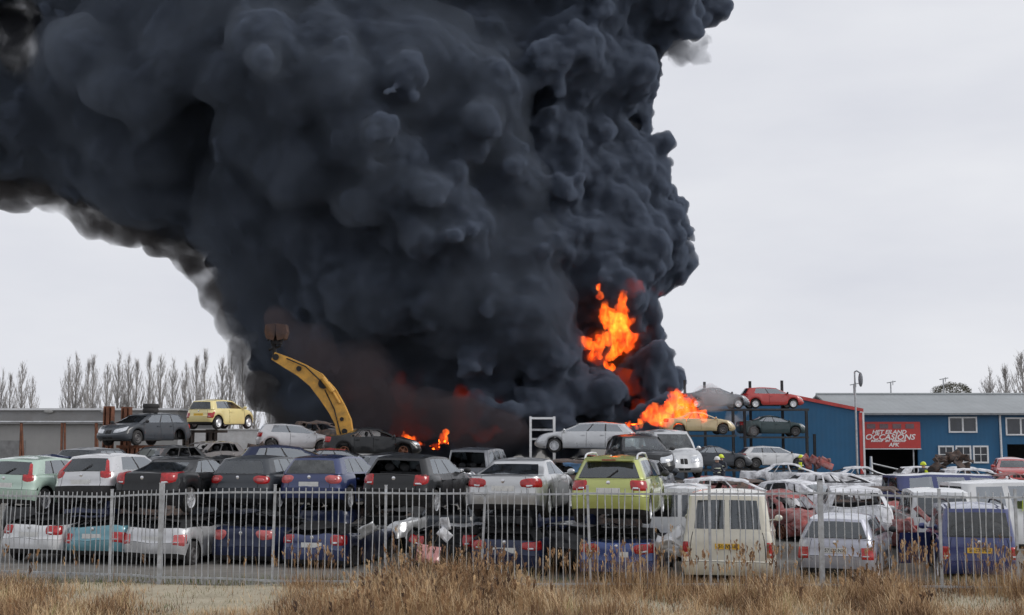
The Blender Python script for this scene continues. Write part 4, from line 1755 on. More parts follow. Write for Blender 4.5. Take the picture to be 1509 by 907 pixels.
P_MINT = pc('mint', (.42, .55, .47), .2)
P_SILV = pc('silver', (.52, .53, .54), .5)
P_WHSL = pc('white silver', (.58, .585, .6), .3)
P_WHITE = pc('white', (.68, .69, .7), 0)
P_BLK = pc('black', (.012, .013, .015), .2, .18)
P_DGREY = pc('dark grey', (.045, .052, .062), .4)
P_GREY = pc('mid grey', (.12, .13, .15), .4)
P_NAVY = pc('navy', (.012, .02, .06), .3, .2)
P_BLUE = pc('blue', (.025, .06, .22), .3)
P_DBLUE = pc('deep blue', (.02, .035, .12), .3, .2)
P_LIME = pc('lime', (.44, .48, .14), .25, .2)
P_YEL = pc('pale yellow', (.78, .66, .30), 0, .2)
P_CREAM = pc('cream', (.72, .69, .58), 0, .35)
P_TEAL = pc('teal', (.12, .30, .36), .2)
P_RED = pc('red', (.42, .03, .025), .1)
P_PINK = pc('faded red', (.50, .20, .19), 0, .5)
P_LILAC = pc('lilac silver', (.42, .43, .50), .4)
P_GREEN = pc('dark green', (.035, .06, .065), .3)
P_BEIGE = pc('beige', (.50, .40, .22), .1, .4)
P_BROWN = pc('brown grey', (.13, .115, .11), .3, .5)
P_PURP = pc('blue purple', (.03, .045, .17), .2)
# burnt and foam-covered shells
M_ASH = mat('foam covered scorched paint', (.72, .73, .76), .7, var=.2, scale=1.4, dirt=.85, dirtcol=(.05, .04, .045), bump=.15)
M_ASHR = mat('burnt red shell', (.26, .06, .055), .8, var=.7, scale=2.2, dirt=.9, dirtcol=(.30, .25, .25), bump=.2)
M_BURN = mat('burnt shell', (.055, .05, .05), .85, var=.6, scale=3, dirt=.8, dirtcol=(.22, .13, .09), bump=.3)

G_TOP = 'cars stacked on top in the front row'
G_LOW = 'crushed cars underneath in the front row'
G_MID = 'scrap cars piled behind the front row'
G_RACK = 'cars stored on the steel rack by the blue building'
G_ASH = 'scorched cars covered in foam and ash'


def car(kind, body, px, Y, z, yaw, label, group, ref='rear', tilt=(0, 0), cat='car', **k):
    car.n += 1
    c = Car(kind, body, seed=car.n, **k)
    return c.build(atz(px, Y, z), yaw, label, cat, group, ref, tilt)


car.n = 0
# --- top layer, seen from behind
car('hatch', P_MINT, 0, 31.4, 1.2, 13, 'pale mint green hatchback with tall red tail lamps at the left edge of the photo', G_TOP, lights='tall', wiper=True, dent=.01, glassm=M_GLASSD, tilt=(0, 1))
car('hatch3', P_WHSL, 116, 31.2, 1.28, 13, 'silver white three door hatchback with a tall dark rear window, on the top layer', G_TOP, lights='tall', bumper=M_BLACK, wiper=True, dent=.01, tilt=(0, -1))
car('sedan', P_BLK, 206, 30.7, 1.22, 14, 'black saloon with big bright red corner lamps and a sloping rear window', G_TOP, lights='corner', dent=.01, glassm=M_GLASS, noplate=True)
car('golf', P_DGREY, 347, 31.6, 1.2, 14, 'dark grey hatchback with round red lamps and a white round badge between them', G_TOP, lights='round', dent=.01, glassm=M_GLASSD, noplate=True)
car('golf', P_DBLUE, 453, 31.3, 1.22, 13, 'dark blue hatchback with a misted rear window and its right rear door hanging open', G_TOP, lights='round', dent=.012, glassm=M_GLASSM, opendoor=(-1, 0), fadedlamp=M_REDP)
car('golf', P_BLK, 577, 29.3, 1.26, 15, 'black hatchback with no rear glass and pinkish red lamps', G_TOP, lights='corner', dent=.015, noglass=('rear_window',), fadedlamp=M_RED, noplate=True, tilt=(0, 1))
car('coupe', P_SILV, 740, 28.2, 1.25, 13, 'silver coupe with a long boot lid and slanting red lamps', G_TOP, lights='wide', dent=.01, glassm=M_GLASSD, badge=True)
car('wagonS', P_LIME, 896, 26.9, 1.22, 13, 'lime green estate car with roof rails and a rear wiper', G_TOP, lights='std', dent=.006, glassm=M_GLASSD, rails=M_RIM, wiper=True, spoiler=True, plate='white')
# --- crushed layer underneath
LK = dict(crush=.4, noglass=('all',), interior=True, topm=M_DARK, wheels={'d': 'steel'})  # near-black topm puts the shade between car layers into roofs and window frames
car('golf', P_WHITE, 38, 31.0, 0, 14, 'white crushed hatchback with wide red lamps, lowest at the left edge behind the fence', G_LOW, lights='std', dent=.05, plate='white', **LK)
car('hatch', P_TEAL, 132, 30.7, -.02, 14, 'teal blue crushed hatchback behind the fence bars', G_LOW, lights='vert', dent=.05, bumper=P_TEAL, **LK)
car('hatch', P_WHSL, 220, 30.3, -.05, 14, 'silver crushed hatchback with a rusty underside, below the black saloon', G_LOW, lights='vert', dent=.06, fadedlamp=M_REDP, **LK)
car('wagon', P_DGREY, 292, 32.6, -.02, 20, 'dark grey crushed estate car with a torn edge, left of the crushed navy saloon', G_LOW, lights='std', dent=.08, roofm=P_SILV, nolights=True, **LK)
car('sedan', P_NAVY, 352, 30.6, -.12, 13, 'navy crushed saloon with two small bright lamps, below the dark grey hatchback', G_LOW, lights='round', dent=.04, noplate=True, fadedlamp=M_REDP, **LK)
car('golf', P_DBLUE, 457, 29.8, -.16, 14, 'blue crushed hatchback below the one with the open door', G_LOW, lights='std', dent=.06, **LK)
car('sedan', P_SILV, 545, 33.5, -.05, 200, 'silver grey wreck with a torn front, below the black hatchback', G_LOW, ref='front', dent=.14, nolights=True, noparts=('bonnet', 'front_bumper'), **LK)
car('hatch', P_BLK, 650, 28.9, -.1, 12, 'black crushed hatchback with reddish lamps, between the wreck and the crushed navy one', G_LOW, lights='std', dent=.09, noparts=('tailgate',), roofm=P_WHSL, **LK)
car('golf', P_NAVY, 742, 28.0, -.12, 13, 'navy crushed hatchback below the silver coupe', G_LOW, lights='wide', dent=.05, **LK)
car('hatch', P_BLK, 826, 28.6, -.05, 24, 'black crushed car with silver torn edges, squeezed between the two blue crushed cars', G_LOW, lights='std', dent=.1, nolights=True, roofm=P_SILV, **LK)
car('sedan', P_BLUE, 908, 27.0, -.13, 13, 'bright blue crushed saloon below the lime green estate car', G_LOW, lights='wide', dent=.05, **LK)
G_2ND = 'dark wrecks stacked in the second row'
for i_, (px_, Y_, k_) in enumerate([(30, 38, 'golf'), (118, 37.5, 'hatch'), (205, 37, 'wagon'), (290, 38, 'golf'), (372, 36.8, 'hatch'), (470, 36.5, 'golf'), (560, 37, 'wagon'), (655, 34.5, 'golf'), (745, 34, 'hatch'), (830, 33.6, 'golf'), (925, 32.8, 'golf')]):
    for z_ in (0, 1.12):
        if z_ and i_ in (7, 8):
            continue
        car(k_, (P_BLK, P_NAVY, M_BURN, P_DGREY)[(i_ + int(z_)) % 4], px_, Y_, z_, 14, 'dark wreck in the second row of stacks, showing only between the front cars', G_2ND, crush=.75 if not z_ else .9, dent=.06,
            noglass=('all',), wheels='none', nolights=True, noplate=True, badge=False, interior=True)
# --- vans and cars parked on the ground at the right
cv = Car('van', P_CREAM, lights='vert', seed=71, plate='yellow', ptext='51-JVN-8', dent=.008, glassm=M_GLASSD, bumper=P_CREAM, badge=False).build(
    atz(1073, 26.4, -.03), 12, 'dirty cream panel van with two rear windows and a yellow number plate', 'van', 'vans')
Car('van', P_WHITE, lights='vert', seed=72, dent=.01, glassm=M_GLASSD, noplate=True, badge=False).build(
    atz(1003, 31.4, -.1), 8, 'white van standing between the lime green estate car and the cream van', 'van', 'vans', name='parked_van')
car('wagonS', P_LILAC, 1231, 27.4, -.1, 23, 'lilac silver estate car with a white number plate behind the thick fence post', 'cars parked on the ground', lights='vert', dent=.012, glassm=M_GLASSD, plate='white', ptext='57-LD-NX')
car('mpv', P_PURP, 1446, 27.4, -.12, 13, 'blue purple small people carrier with a yellow number plate and an open left rear door', 'cars parked on the ground', lights='vert', dent=.01, glassm=M_GLASSM, plate='yellow', ptext='58-XB-NG', opendoor=(1, 0), rails=M_BLACK)
Car('mpv', P_WHITE, lights='vert', seed=75, dent=.02, glassm=M_GLASSD, noplate=True).build(
    atz(1393, 32, .02), 10, 'white delivery van standing just behind the blue purple people carrier', 'van', 'vans', name='parked_van')
wv = Car('van', P_WHITE, lights='vert', seed=76, dent=.02, noglass=(), glassm=M_GLASSD, noparts=(), noplate=True).build(
    atz(1512, 36, -.1), 82, 'long white van seen side on with a lime green sticker, at the right edge', 'van', 'vans', ref='mid', name='parked_van')
Car('van', P_PURP, lights='vert', seed=77, dent=.03, glassm=M_GLASSD, noplate=True, roofm=P_WHSL, crush=.85).build(
    atz(1405, 43.5, .0), 84, 'dark blue van seen side on with a pale dusty roof', 'van', 'vans', ref='mid', name='parked_van')
# --- piled behind, left to middle
car('wagon', P_DGREY, 212, 54, 2.72, 204, 'dark grey estate car facing the camera, raised on rusty posts, tyres on its roof', G_MID, ref='mid', tilt=(0, 1), glassm=M_GLASS, dent=.01, wheels={(1, 1): 'steel', (0, 1): 'none', 'd': 'steel'}, noplate=True)
car('lupo', P_YEL, 291, 58, 3.42, 24, 'pale yellow small hatchback held high on a post', G_MID, lights='vert', tilt=(-1, 0), dent=.005, wheels='cap', glassm=M_GLASS, bumper=P_YEL, plate='yellow')
car('hatch', P_BROWN, 300, 53, 1.5, 210, 'brown grey wreck with a missing windscreen, under the pale yellow hatchback', G_MID, ref='mid', dent=.06, noglass=('windscreen', 'side_window'), wheels='steel')
car('wagon', P_BLK, 235, 49, 1.35, 200, 'black wreck under the raised dark grey estate car', G_MID, ref='mid', dent=.05, noglass=('side_window',), wheels='steel')
car('golf', P_DGREY, 100, 40, 1.32, 12, 'dark grey hatchback of which only the roof shows over the silver white hatchback', G_MID, dent=.02)
car('golf3', P_WHSL, 437, 63, 2.3, 78, 'silver three door hatchback seen side on, left of the yellow excavator arm', G_MID, ref='mid', wheels='steel', glassm=M_GLASS, dent=.008, tilt=(2, 0))
car('hatch', P_RED, 398, 60, 1.25, 85, 'crushed bright red wreck under the silver three door hatchback', G_MID, ref='mid', dent=.16, crush=.4, noglass=('all',), wheels='none', noparts=('door',))
car('hatch', P_NAVY, 432, 42, 1.42, 80, 'dark blue hatchback with pale side windows behind the two dark hatchbacks', G_MID, ref='mid', dent=.03, glassm=M_GLASSM)
car('sedan', P_BLK, 495, 47, 1.3, 82, 'black saloon with a red roof at the foot of the excavator arm', G_MID, ref='mid', roofm=P_RED, dent=.04)
car('sedan', P_BLK, 548, 58, 2.12, 80, 'black saloon with a crumpled pale bonnet, right of the excavator arm', G_MID, ref='mid', dent=.07, noglass=('side_window', 'windscreen'), wheels='rimonly')
car('hatch', M_BURN, 480, 67, 2.5, 95, 'burnt black wreck behind the silver three door hatchback', G_MID, ref='mid', dent=.12, noglass=('all',), wheels='rimonly', burnt=True, nolights=True)
car('golf', P_GREY, 612, 38, 1.2, 60, 'grey car of which only the dark roof shows over the black hatchback', G_MID, ref='mid', dent=.03, roofm=P_BLK)
car('mpv', P_GREY, 687, 43, .98, 14, 'grey people carrier with a missing rear window in front of the dark red smoke', G_MID, dent=.02, lights='std', noglass=('rear_window',), fadedlamp=M_REDP)
car('wagon', P_SILV, 863, 56, 2.36, -84, 'silver estate car with shiny alloy wheels seen side on, on top of a pile', G_MID, ref='mid', dent=.006, wheels='alloy10', glassm=M_GLASS, tilt=(-1, 0))
car('suv', P_BLK, 961, 41.5, 1.55, 175, 'black off road car facing the camera beside the lime green estate car', G_MID, ref='front', dent=.03, glassm=M_GLASS, noplate=True)
car('mpv', P_SILV, 1010, 44, 1.62, 168, 'silver car with a smashed front corner, right of the black off road car', G_MID, ref='front', dent=.04, glassm=M_GLASSM, noplate=True)
# supports and hidden neighbours that the stacks stand on
car('sedan', M_BURN, 962, 42.5, .25, 172, 'crushed black shell under the black off road car', G_MID, ref='front', dent=.1, crush=.45, noglass=('all',), wheels='none', nolights=True)
car('sedan', P_GREY, 1010, 46.5, .3, 160, 'crushed grey shell under the silver car with the smashed corner', G_MID, ref='front', dent=.1, crush=.45, noglass=('all',), wheels='none', nolights=True)
car('sedan', P_BLK, 868, 56, 1.1, -80, 'crushed black saloon under the silver estate car with alloy wheels', G_MID, ref='mid', dent=.08, crush=.45, noglass=('all',), wheels='none', nolights=True)
car('sedan', P_GREY, 800, 52, .6, 10, 'grey wreck in the gap behind the silver coupe', G_MID, ref='mid', dent=.1, crush=.6, noglass=('all',), wheels='none')
car('golf', P_GREY, 440, 63, 1.1, 80, 'crushed grey shell in the pile under the silver three door hatchback', G_MID, ref='mid', dent=.08, crush=.45, noglass=('all',), wheels='none', nolights=True)
car('golf', P_DGREY, 550, 58, .9, 80, 'crushed dark shell under the black saloon with the crumpled bonnet', G_MID, ref='mid', dent=.08, crush=.45, noglass=('all',), wheels='none', nolights=True)
# --- rack beside the blue building
car('golf3', P_RED, 1137, 82, 4.9, 86, 'bright red hatchback on the highest level of the rack', G_RACK, ref='mid', wheels='cap', dent=.005)
car('sedan', P_GREEN, 1137, 82, 3.08, 88, 'dark green saloon on the middle level of the rack', G_RACK, ref='mid', wheels='steel', glassm=M_GLASSM, dent=.01)
car('wagon', P_WHITE, 1140, 79, 1.08, 86, 'white estate car seen side on at the lowest level of the rack', G_RACK, ref='mid', wheels='steel', dent=.006)
car('sedan', P_BEIGE, 1028, 76, 3.2, 86, 'burning beige saloon wreck with flames rising from its roof', G_RACK, ref='mid', wheels='steel', dent=.03, noglass=('all',), interior=False)
car('sedan', P_GREY, 1052, 80, 4.85, 84, 'dark grey saloon half hidden in smoke above the burning beige one', G_RACK, ref='mid', wheels='cap', dent=.02)
car('sedan', P_DGREY, 1052, 75, 1.15, 86, 'dark grey saloon under the burning beige one', G_RACK, ref='mid', wheels='steel', dent=.03)
# --- burnt and foam covered cars
def ash(kind, m, px, Y, z, yaw, label, **k):
    kw = dict(dent=.05, noglass=('all',), interior=False, wheels='rimonly', burnt=True, nolights=True, noplate=True, badge=False)
    kw.update(k)
    car(kind, m, px, Y, z, yaw, label, G_ASH, ref='mid', **kw)


ash('golf', M_ASH, 1088, 41, .36, 96, 'scorched pale car with a bare dark window line just above the cream van')
ash('hatch', M_ASH, 1190, 41.5, .25, 136, 'foam covered hatchback turned towards the camera, right of the cream van', noglass=('side_window',), glassm=M_GLASSM)
ash('hatch', M_ASHR, 1160, 39, -.05, 165, 'burnt out red shell standing right of the cream van', dent=.14)
ash('golf', M_ASH, 1256, 33.5, .38, 10, 'scorched pale car with an empty window, directly behind the lilac silver estate', dent=.06)
ash('sedan', M_ASH, 1165, 56, .55, 100, 'pale grey saloon shell with open window frames, below the white estate car on the rack', wheels='steel')
ash('hatch', M_ASHR, 1072, 50, .25, 100, 'low pinkish shell near the firefighter with the white helmet', crush=.7)
ash('wagon', M_ASH, 1243, 49, .35, 92, 'foam covered estate shell left of the lamp post foot', crush=.9)
ash('sedan', M_ASH, 1270, 62, .25, 92, 'pale long saloon shell at the foot of the lamp post')
ash('coupe', M_ASH, 1298, 52, .15, 95, 'foam covered coupe with a collapsed roof, in front of the dark doorway', crush=.75)
ash('golf', M_BURN, 1310, 40, .1, 110, 'charred dark shell with pale flakes behind the fence, left of the dark blue van', dent=.1)
ash('sedan', M_ASHR, 1325, 36, -.1, 150, 'burnt red shell between the lilac estate car and the white delivery van', dent=.16, crush=.8)
ash('hatch', M_ASH, 1373, 66, .2, 90, 'small white foam covered roof near the firefighter by the doorway', crush=.85)
ash('sedan', M_ASH, 1424, 62, .3, 88, 'white foam covered saloon below the three small windows', crush=.9)
ash('golf', M_ASH, 1450, 54, .35, 95, 'white foam covered hatchback left of the pinkish saloon', crush=.9)
ash('sedan', M_ASHR, 1500, 50, .3, 92, 'pinkish scorched saloon at the right edge under the red car', crush=.95)
car('golf', P_RED, 1492, 62, .62, 196, 'dark red car with a pale windscreen at the right edge below the building', G_ASH, ref='mid', dent=.02, glassm=M_GLASSM, wheels='steel')
ash('hatch', M_BURN, 1120, 47, .1, 60, 'charred black shell between the two foam covered cars', dent=.12)
ash('golf', M_BURN, 1030, 36, .15, 100, 'charred shell behind the cream van', dent=.12, crush=.7)
ash('sedan', M_ASH, 1215, 57, .1, 80, 'pale shell right of the second firefighter', crush=.8)

# sticker on the white van
mb = MB()
p0 = atz(1478, 35.0, 1.25)
mb.box((0, 0, 0), (.34, .012, .3))
o = mb.build('sticker', mat('lime sticker', (.5, .62, .03), .5), wv, smooth=0)
mw = wv.matrix_basis.inverted()
o.location = (1.9, -1.015, 1.3)
# ------------------------------------------------------------------ smoke
def inside(poly, x, y):
    r = False
    j = len(poly) - 1
    for i in range(len(poly)):
        xi, yi = poly[i]
        xj, yj = poly[j]
        if (yi > y) != (yj > y) and x < (xj - xi) * (y - yi) / (yj - yi) + xi:
            r = not r
        j = i
    return r


def edist(poly, x, y):
    b = 1e9
    for (ax, ay), (bx, by) in zip(poly, poly[1:] + poly[:1]):
        dx, dy = bx - ax, by - ay
        k = max(0, min(1, ((x - ax) * dx + (y - ay) * dy) / (dx * dx + dy * dy + 1e-9)))
        d = math.hypot(x - ax - dx * k, y - ay - dy * k)
        b = min(b, d)
    return b


_ico = {}


def ico(sub):
    if sub not in _ico:
        b = bmesh.new()
        bmesh.ops.create_icosphere(b, subdivisions=sub, radius=1)
        b.verts.ensure_lookup_table()
        _ico[sub] = ([v.co.copy() for v in b.verts], [tuple(v.index for v in f.verts) for f in b.faces])
        b.free()
    return _ico[sub]


def blob_mesh(name, balls, voxel, disp, m, label, cat, holes=()):
    mb = MB()
    for c, r in balls:
        V, F = ico(2 if r > 1.2 else 1)
        mb.add([c + v * r for v in V], F)
    o = mb.build(name, m, None, smooth=0, fixn=False)
    md = o.modifiers.new('remesh', 'REMESH')
    md.mode = 'VOXEL'
    md.voxel_size = voxel
    md.use_smooth_shade = True
    for i, (kind, size, st, mid) in enumerate(disp):
        tx = bpy.data.textures.new('%s %d' % (name, i), kind)
        tx.noise_scale = size
        if kind == 'VORONOI':
            tx.distance_metric = 'DISTANCE'
            tx.noise_intensity = 1.0
        else:
            tx.noise_depth = 3
        d = o.modifiers.new('billow%d' % i, 'DISPLACE')
        d.texture = tx
        d.texture_coords = 'GLOBAL'
        d.strength = st
        d.mid_level = mid
    md = o.modifiers.new('weld', 'REMESH')      # closes the folds the billows make
    md.mode = 'VOXEL'
    md.voxel_size = voxel
    md.use_smooth_shade = True
    dg = bpy.context.evaluated_depsgraph_get()
    me = bpy.data.meshes.new_from_object(o.evaluated_get(dg))
    o.modifiers.clear()
    old = o.data
    o.data = me
    me.name = name
    bpy.data.meshes.remove(old)
    if not me.materials:
        me.materials.append(m)
    tag(o, label, cat, kind='stuff')
    return o


def smoke_mat(name, dens, col, het=0.0, scale=0.25, lo=.4, hi=.62, step=None):
    m = bpy.data.materials.new(name)
    m.use_nodes = True
    t = m.node_tree
    for n in list(t.nodes):
        t.nodes.remove(n)
    o = t.nodes.new('ShaderNodeOutputMaterial')
    v = t.nodes.new('ShaderNodeVolumePrincipled')
    v.inputs['Color'].default_value = (*col, 1)
    v.inputs['Density'].default_value = dens
    v.inputs['Anisotropy'].default_value = 0.0
    if het:
        n = tnoise(t, scale, 4, 0.6)
        n.inputs['Distortion'].default_value = 0.6
        mr = t.nodes.new('ShaderNodeMapRange')
        mr.inputs['From Min'].default_value = lo
        mr.inputs['From Max'].default_value = hi
        mr.inputs['To Min'].default_value = 0
        mr.inputs['To Max'].default_value = dens
        t.links.new(n.outputs[0], mr.inputs[0])
        t.links.new(mr.outputs[0], v.inputs['Density'])
    else:
        m.cycles.homogeneous_volume = True
    t.links.new(v.outputs[0], o.inputs['Volume'])
    return m


SY = 96.0
PX = SY / FPX   # metres per photo pixel at the plume
plume = [(-260, 240), (0, 268), (95, 300), (200, 335), (285, 372), (330, 432), (358, 495), (372, 560), (430, 640), (480, 690), (960, 690), (985, 640),
         (1008, 600), (1016, 570), (1012, 542), (985, 528), (988, 492), (970, 446), (985, 430), (1010, 412), (1037, 385), (1030, 340), (1012, 290),
         (985, 245), (965, 200), (958, 160), (975, 110), (990, 70), (1030, 45), (1082, 25), (1090, -30), (1060, -260), (-260, -260)]
rs = random.Random(11)


def plume_balls():
    B = []
    W = lambda px, py, Y: at(px, py, Y)
    n = 0
    while n < 330:
        x, y = rs.uniform(-240, 1085), rs.uniform(-240, 690)
        if not inside(plume, x, y):
            continue
        d = edist(plume, x, y)
        if d < 16:
            continue
        r = min(d * .93, rs.uniform(45, 150))
        if y > 520:
            r = min(r, 60)
        dep = min(d, 230) * PX
        Y = SY - dep * .75 * rs.uniform(-.7, 1.0)
        if 840 < x < 930 and 420 < y < 560:
            Y += 7
        B.append((x, y, Y, r, 0))
        n += 1
    # ring of billows that keep to the outline
    i = 0
    L2 = []
    for x, y, Y, r, l in B:
        for k in range(12):
            a, b = rs.uniform(0, 2 * math.pi), rs.uniform(-.35, 1)
            f = r * PX
            cb = math.sqrt(max(0, 1 - b * b))
            X2, Y2, Z2 = x + r * math.cos(a) * cb * .9, Y - f * b * .9, y + r * math.sin(a) * cb * .9
            r2 = r * rs.uniform(.28, .5)
            if not inside(plume, X2, Z2) or edist(plume, X2, Z2) < r2 * .75:
                continue
            L2.append((X2, Z2, Y2, r2, 1))
    L3 = []
    for x, y, Y, r, l in L2:
        if x < 560 and rs.random() < .6:
            continue
        for k in range(4 if x > 600 else 2):
            a, b = rs.uniform(0, 2 * math.pi), rs.uniform(-.2, 1)
            f = r * PX
            cb = math.sqrt(max(0, 1 - b * b))
            X2, Y2, Z2 = x + r * math.cos(a) * cb * .95, Y - f * b * .95, y + r * math.sin(a) * cb * .95
            r2 = r * rs.uniform(.3, .55)
            if r2 < 4:
                continue
            L3.append((X2, Z2, Y2, r2, 2))
    # billows stuck along the crisp right-hand edge
    edge = plume[11:29]
    for (ax, ay), (bx, by) in zip(edge, edge[1:]):
        n = max(2, int(math.hypot(bx - ax, by - ay) / 7))
        for k in range(n):
            q = (k + rs.random()) / n
            r2 = rs.uniform(7, 20)
            nx, ny = -(by - ay), bx - ax
            h = math.hypot(nx, ny) or 1
            sg = -1
            px_, py_ = ax + (bx - ax) * q, ay + (by - ay) * q
            if inside(plume, px_ + nx / h * 4, py_ + ny / h * 4):
                sg = 1
            L3.append((px_ + sg * nx / h * r2 * .8, py_ + sg * ny / h * r2 * .8, SY + rs.uniform(-3, 1), r2, 2))
    out = []
    for x, y, Y, r, l in B + L2 + L3:
        if 845 < x < 935 and 425 < y < 548 and Y - r * PX < SY - 1:
            if l or r < 60:
                continue
        if math.hypot(x - 22, (y - 55) * .8) < r + 34:      # a torn opening where the sky shows
            if r > 40:
                r = max(18, math.hypot(x - 22, (y - 55) * .8) - 38)
                if r < 20:
                    continue
            else:
                continue
        out.append((W(x, y, Y), r * Y / FPX))
    # low rolling billows in front, and the backing behind the tall flames
    for k in range(95):
        x, y = rs.uniform(690, 985), rs.uniform(520, 640)
        r = rs.uniform(12, 34)
        if 850 < x < 930 and y < 552 + r * .6:
            continue
        if y - r * .7 < 560 - (x - 690) * .12 and x < 850:
            y += 20
        out.append((W(x, y, SY - 5 - rs.uniform(0, 4) * (y - 480) / 100), r * .88 * PX))
    for x, y, r in ((1030, 22, 26), (1052, 12, 24), (1070, 0, 22), (1078, 8, 12), (1012, 38, 22), (1000, 20, 34), (1060, -20, 30), (1040, 30, 14), (1066, 20, 11)):
        out.append((W(x, y, SY - 1), r * PX))
    for k in range(60):
        x, y = rs.uniform(985, 1085), rs.uniform(-5, 45)
        if y < 50 - (x - 985) * .3:
            out.append((W(x, y, SY - 2), rs.uniform(5, 13) * PX))
    for x, y, r in ((942, 165, 26), (950, 185, 20), (948, 140, 18), (955, 170, 12)):
        out.append((W(x, y, SY - 1), r * PX))
    for x, y in ((925, 500), (940, 470), (935, 530), (950, 500)):
        out.append((W(x, y, SY + 4), 38 * PX))
    return out



BALLS = plume_balls()
core, shell = [], []
for c, r in BALLS:
    px_ = 754.5 + c.x / SY * FPX
    lf = max(0, min(1, (620 - px_) / 420))
    core.append((c + Vector((0, .5, 0)), r * (.95 - .16 * lf)))
    py_ = 642 - (c.z - EYE) / SY * FPX
    if r > .9 and px_ < 790 and not (px_ > 690 and py_ > 500):
        shell.append((c, r * ((1.0 + .10 * lf) if px_ < 760 else .93)))
M_SM = smoke_mat('dense black smoke', 4.0, (.225, .265, .34))
blob_mesh('smoke', core, .2, [('CLOUDS', 4, 1.2, .5), ('VORONOI', 2.1, -.85, .4), ('VORONOI', .95, -.5, .4), ('VORONOI', .45, -.28, .4), ('CLOUDS', .45, .35, .5)], M_SM,
          'huge plume of dense black smoke billowing up and to the left from the burning cars', 'smoke')
M_SMS = smoke_mat('outer smoke', .30, (.19, .22, .27))
blob_mesh('smoke_fringe', shell, .42, [('CLOUDS', 6, 2.2, .5), ('CLOUDS', 2, 1.5, .5), ('CLOUDS', .8, .5, .5)], M_SMS,
          'softer thinner outer smoke wrapped round the dense black plume', 'smoke')


# thin torn smoke hanging off the left and lower flank and a puff at the upper right
def veil(pts, seed, n=7):
    q = random.Random(seed)
    out = []
    for px, py, r, dy in pts:
        for k in range(n):
            x, y = px + q.uniform(-.8, .8) * r, py + q.uniform(-.6, .6) * r
            Y = SY + dy + q.uniform(-2, 2)
            out.append((at(x, y, Y), r * q.uniform(.5, .9) * PX))
    return out


M_SM2 = smoke_mat('thin torn smoke', 1.7, (.19, .18, .18), het=1, scale=.32, lo=.38, hi=.66)
blob_mesh('thin_smoke', veil([(-10, 30, 26, 0), (20, 75, 22, 0), (45, 40, 22, 0), (5, 110, 24, 0), (20, 20, 22, 0), (20, 50, 20, 0), (-80, 250, 44, 0), (-20, 258, 44, 0), (40, 266, 42, 0), (100, 286, 42, 0), (155, 308, 40, 0), (208, 326, 38, 0), (258, 346, 36, 0), (303, 378, 34, 0), (330, 430, 32, 0), (350, 475, 32, 0), (362, 520, 32, 0), (60, 285, 30, 0), (130, 310, 28, 0), (230, 350, 26, 0), (280, 375, 26, 0),
    (388, 575, 34, 0), (415, 605, 34, 0), (440, 625, 34, -3), (500, 610, 40, -3)], 3), .5,
    [('CLOUDS', 4, 2.5, .5), ('CLOUDS', 1.5, 1.0, .5)], M_SM2, 'thin grey smoke tearing off the lower left side of the plume', 'smoke')
M_SM6 = smoke_mat('patchy smoke', .85, (.22, .23, .26), het=1, scale=.3, lo=.44, hi=.64)
blob_mesh('patchy_smoke', veil([(0, 20, 40, -2), (30, 50, 40, -2), (0, 90, 40, -2), (40, 100, 36, -2), (50, 20, 36, -2)], 15), .4,
    [('CLOUDS', 2, 1.2, .5)], M_SM6, 'torn grey smoke letting the pale sky through at the upper left corner', 'smoke')
M_SM3 = smoke_mat('drifting puff smoke', .9, (.42, .44, .48), het=1, scale=.35, lo=.4, hi=.6)
blob_mesh('smoke_puff', veil([(992, 82, 22, 0), (1015, 72, 18, 0), (1035, 82, 16, 0), (1052, 92, 10, 0), (1040, 60, 10, 0)], 5), .35,
    [('CLOUDS', 2, 1.2, .5), ('CLOUDS', .8, .6, .5)], M_SM3, 'small grey puff torn off the right edge of the plume high in the sky', 'smoke')
M_SM4 = smoke_mat('pale drifting smoke', .65, (.6, .6, .62), het=1, scale=.3, lo=.38, hi=.62)
blob_mesh('pale_smoke', veil([(1045, 585, 16, -18), (1060, 588, 18, -18), (1085, 592, 14, -18), (1110, 600, 15, -9), (1080, 618, 16, -12), (1100, 630, 16, -14)], 8), .4,
    [('CLOUDS', 2, 1.5, .5)], M_SM4, 'pale thin smoke drifting between the rack cars and the blue hall', 'smoke')

M_SM5 = smoke_mat('brown haze of smoke', .5, (.095, .08, .088), het=1, scale=.3, lo=.34, hi=.66)
blob_mesh('brown_smoke', veil([(425, 476, 22, -36), (400, 474, 16, -37), (446, 500, 24, -28), (470, 520, 28, -28), (520, 560, 34, -26), (560, 590, 36, -24), (600, 600, 36, -24), (540, 620, 26, -26), (640, 620, 34, -24), (690, 625, 34, -24), (740, 635, 30, -24)], 12), .4,
    [('CLOUDS', 3, 1.8, .5), ('CLOUDS', 1.2, .8, .5)], M_SM5, 'thin dark smoke blowing across the grab and the foot of the plume', 'smoke')
# ------------------------------------------------------------------ firefighters
M_COAT = mat('dark fire coat', (.035, .04, .055), .8, var=.3, scale=6)
M_HIVI = mat('yellow helmet', (.62, .72, .03), .35, var=.08)
M_WHEL = mat('white helmet', (.75, .75, .74), .35, var=.08)
M_SKIN = mat('skin', (.5, .3, .22), .6, var=.1)
M_STRIPE = mat('pale reflective band', (.6, .62, .5), .4, var=.1)


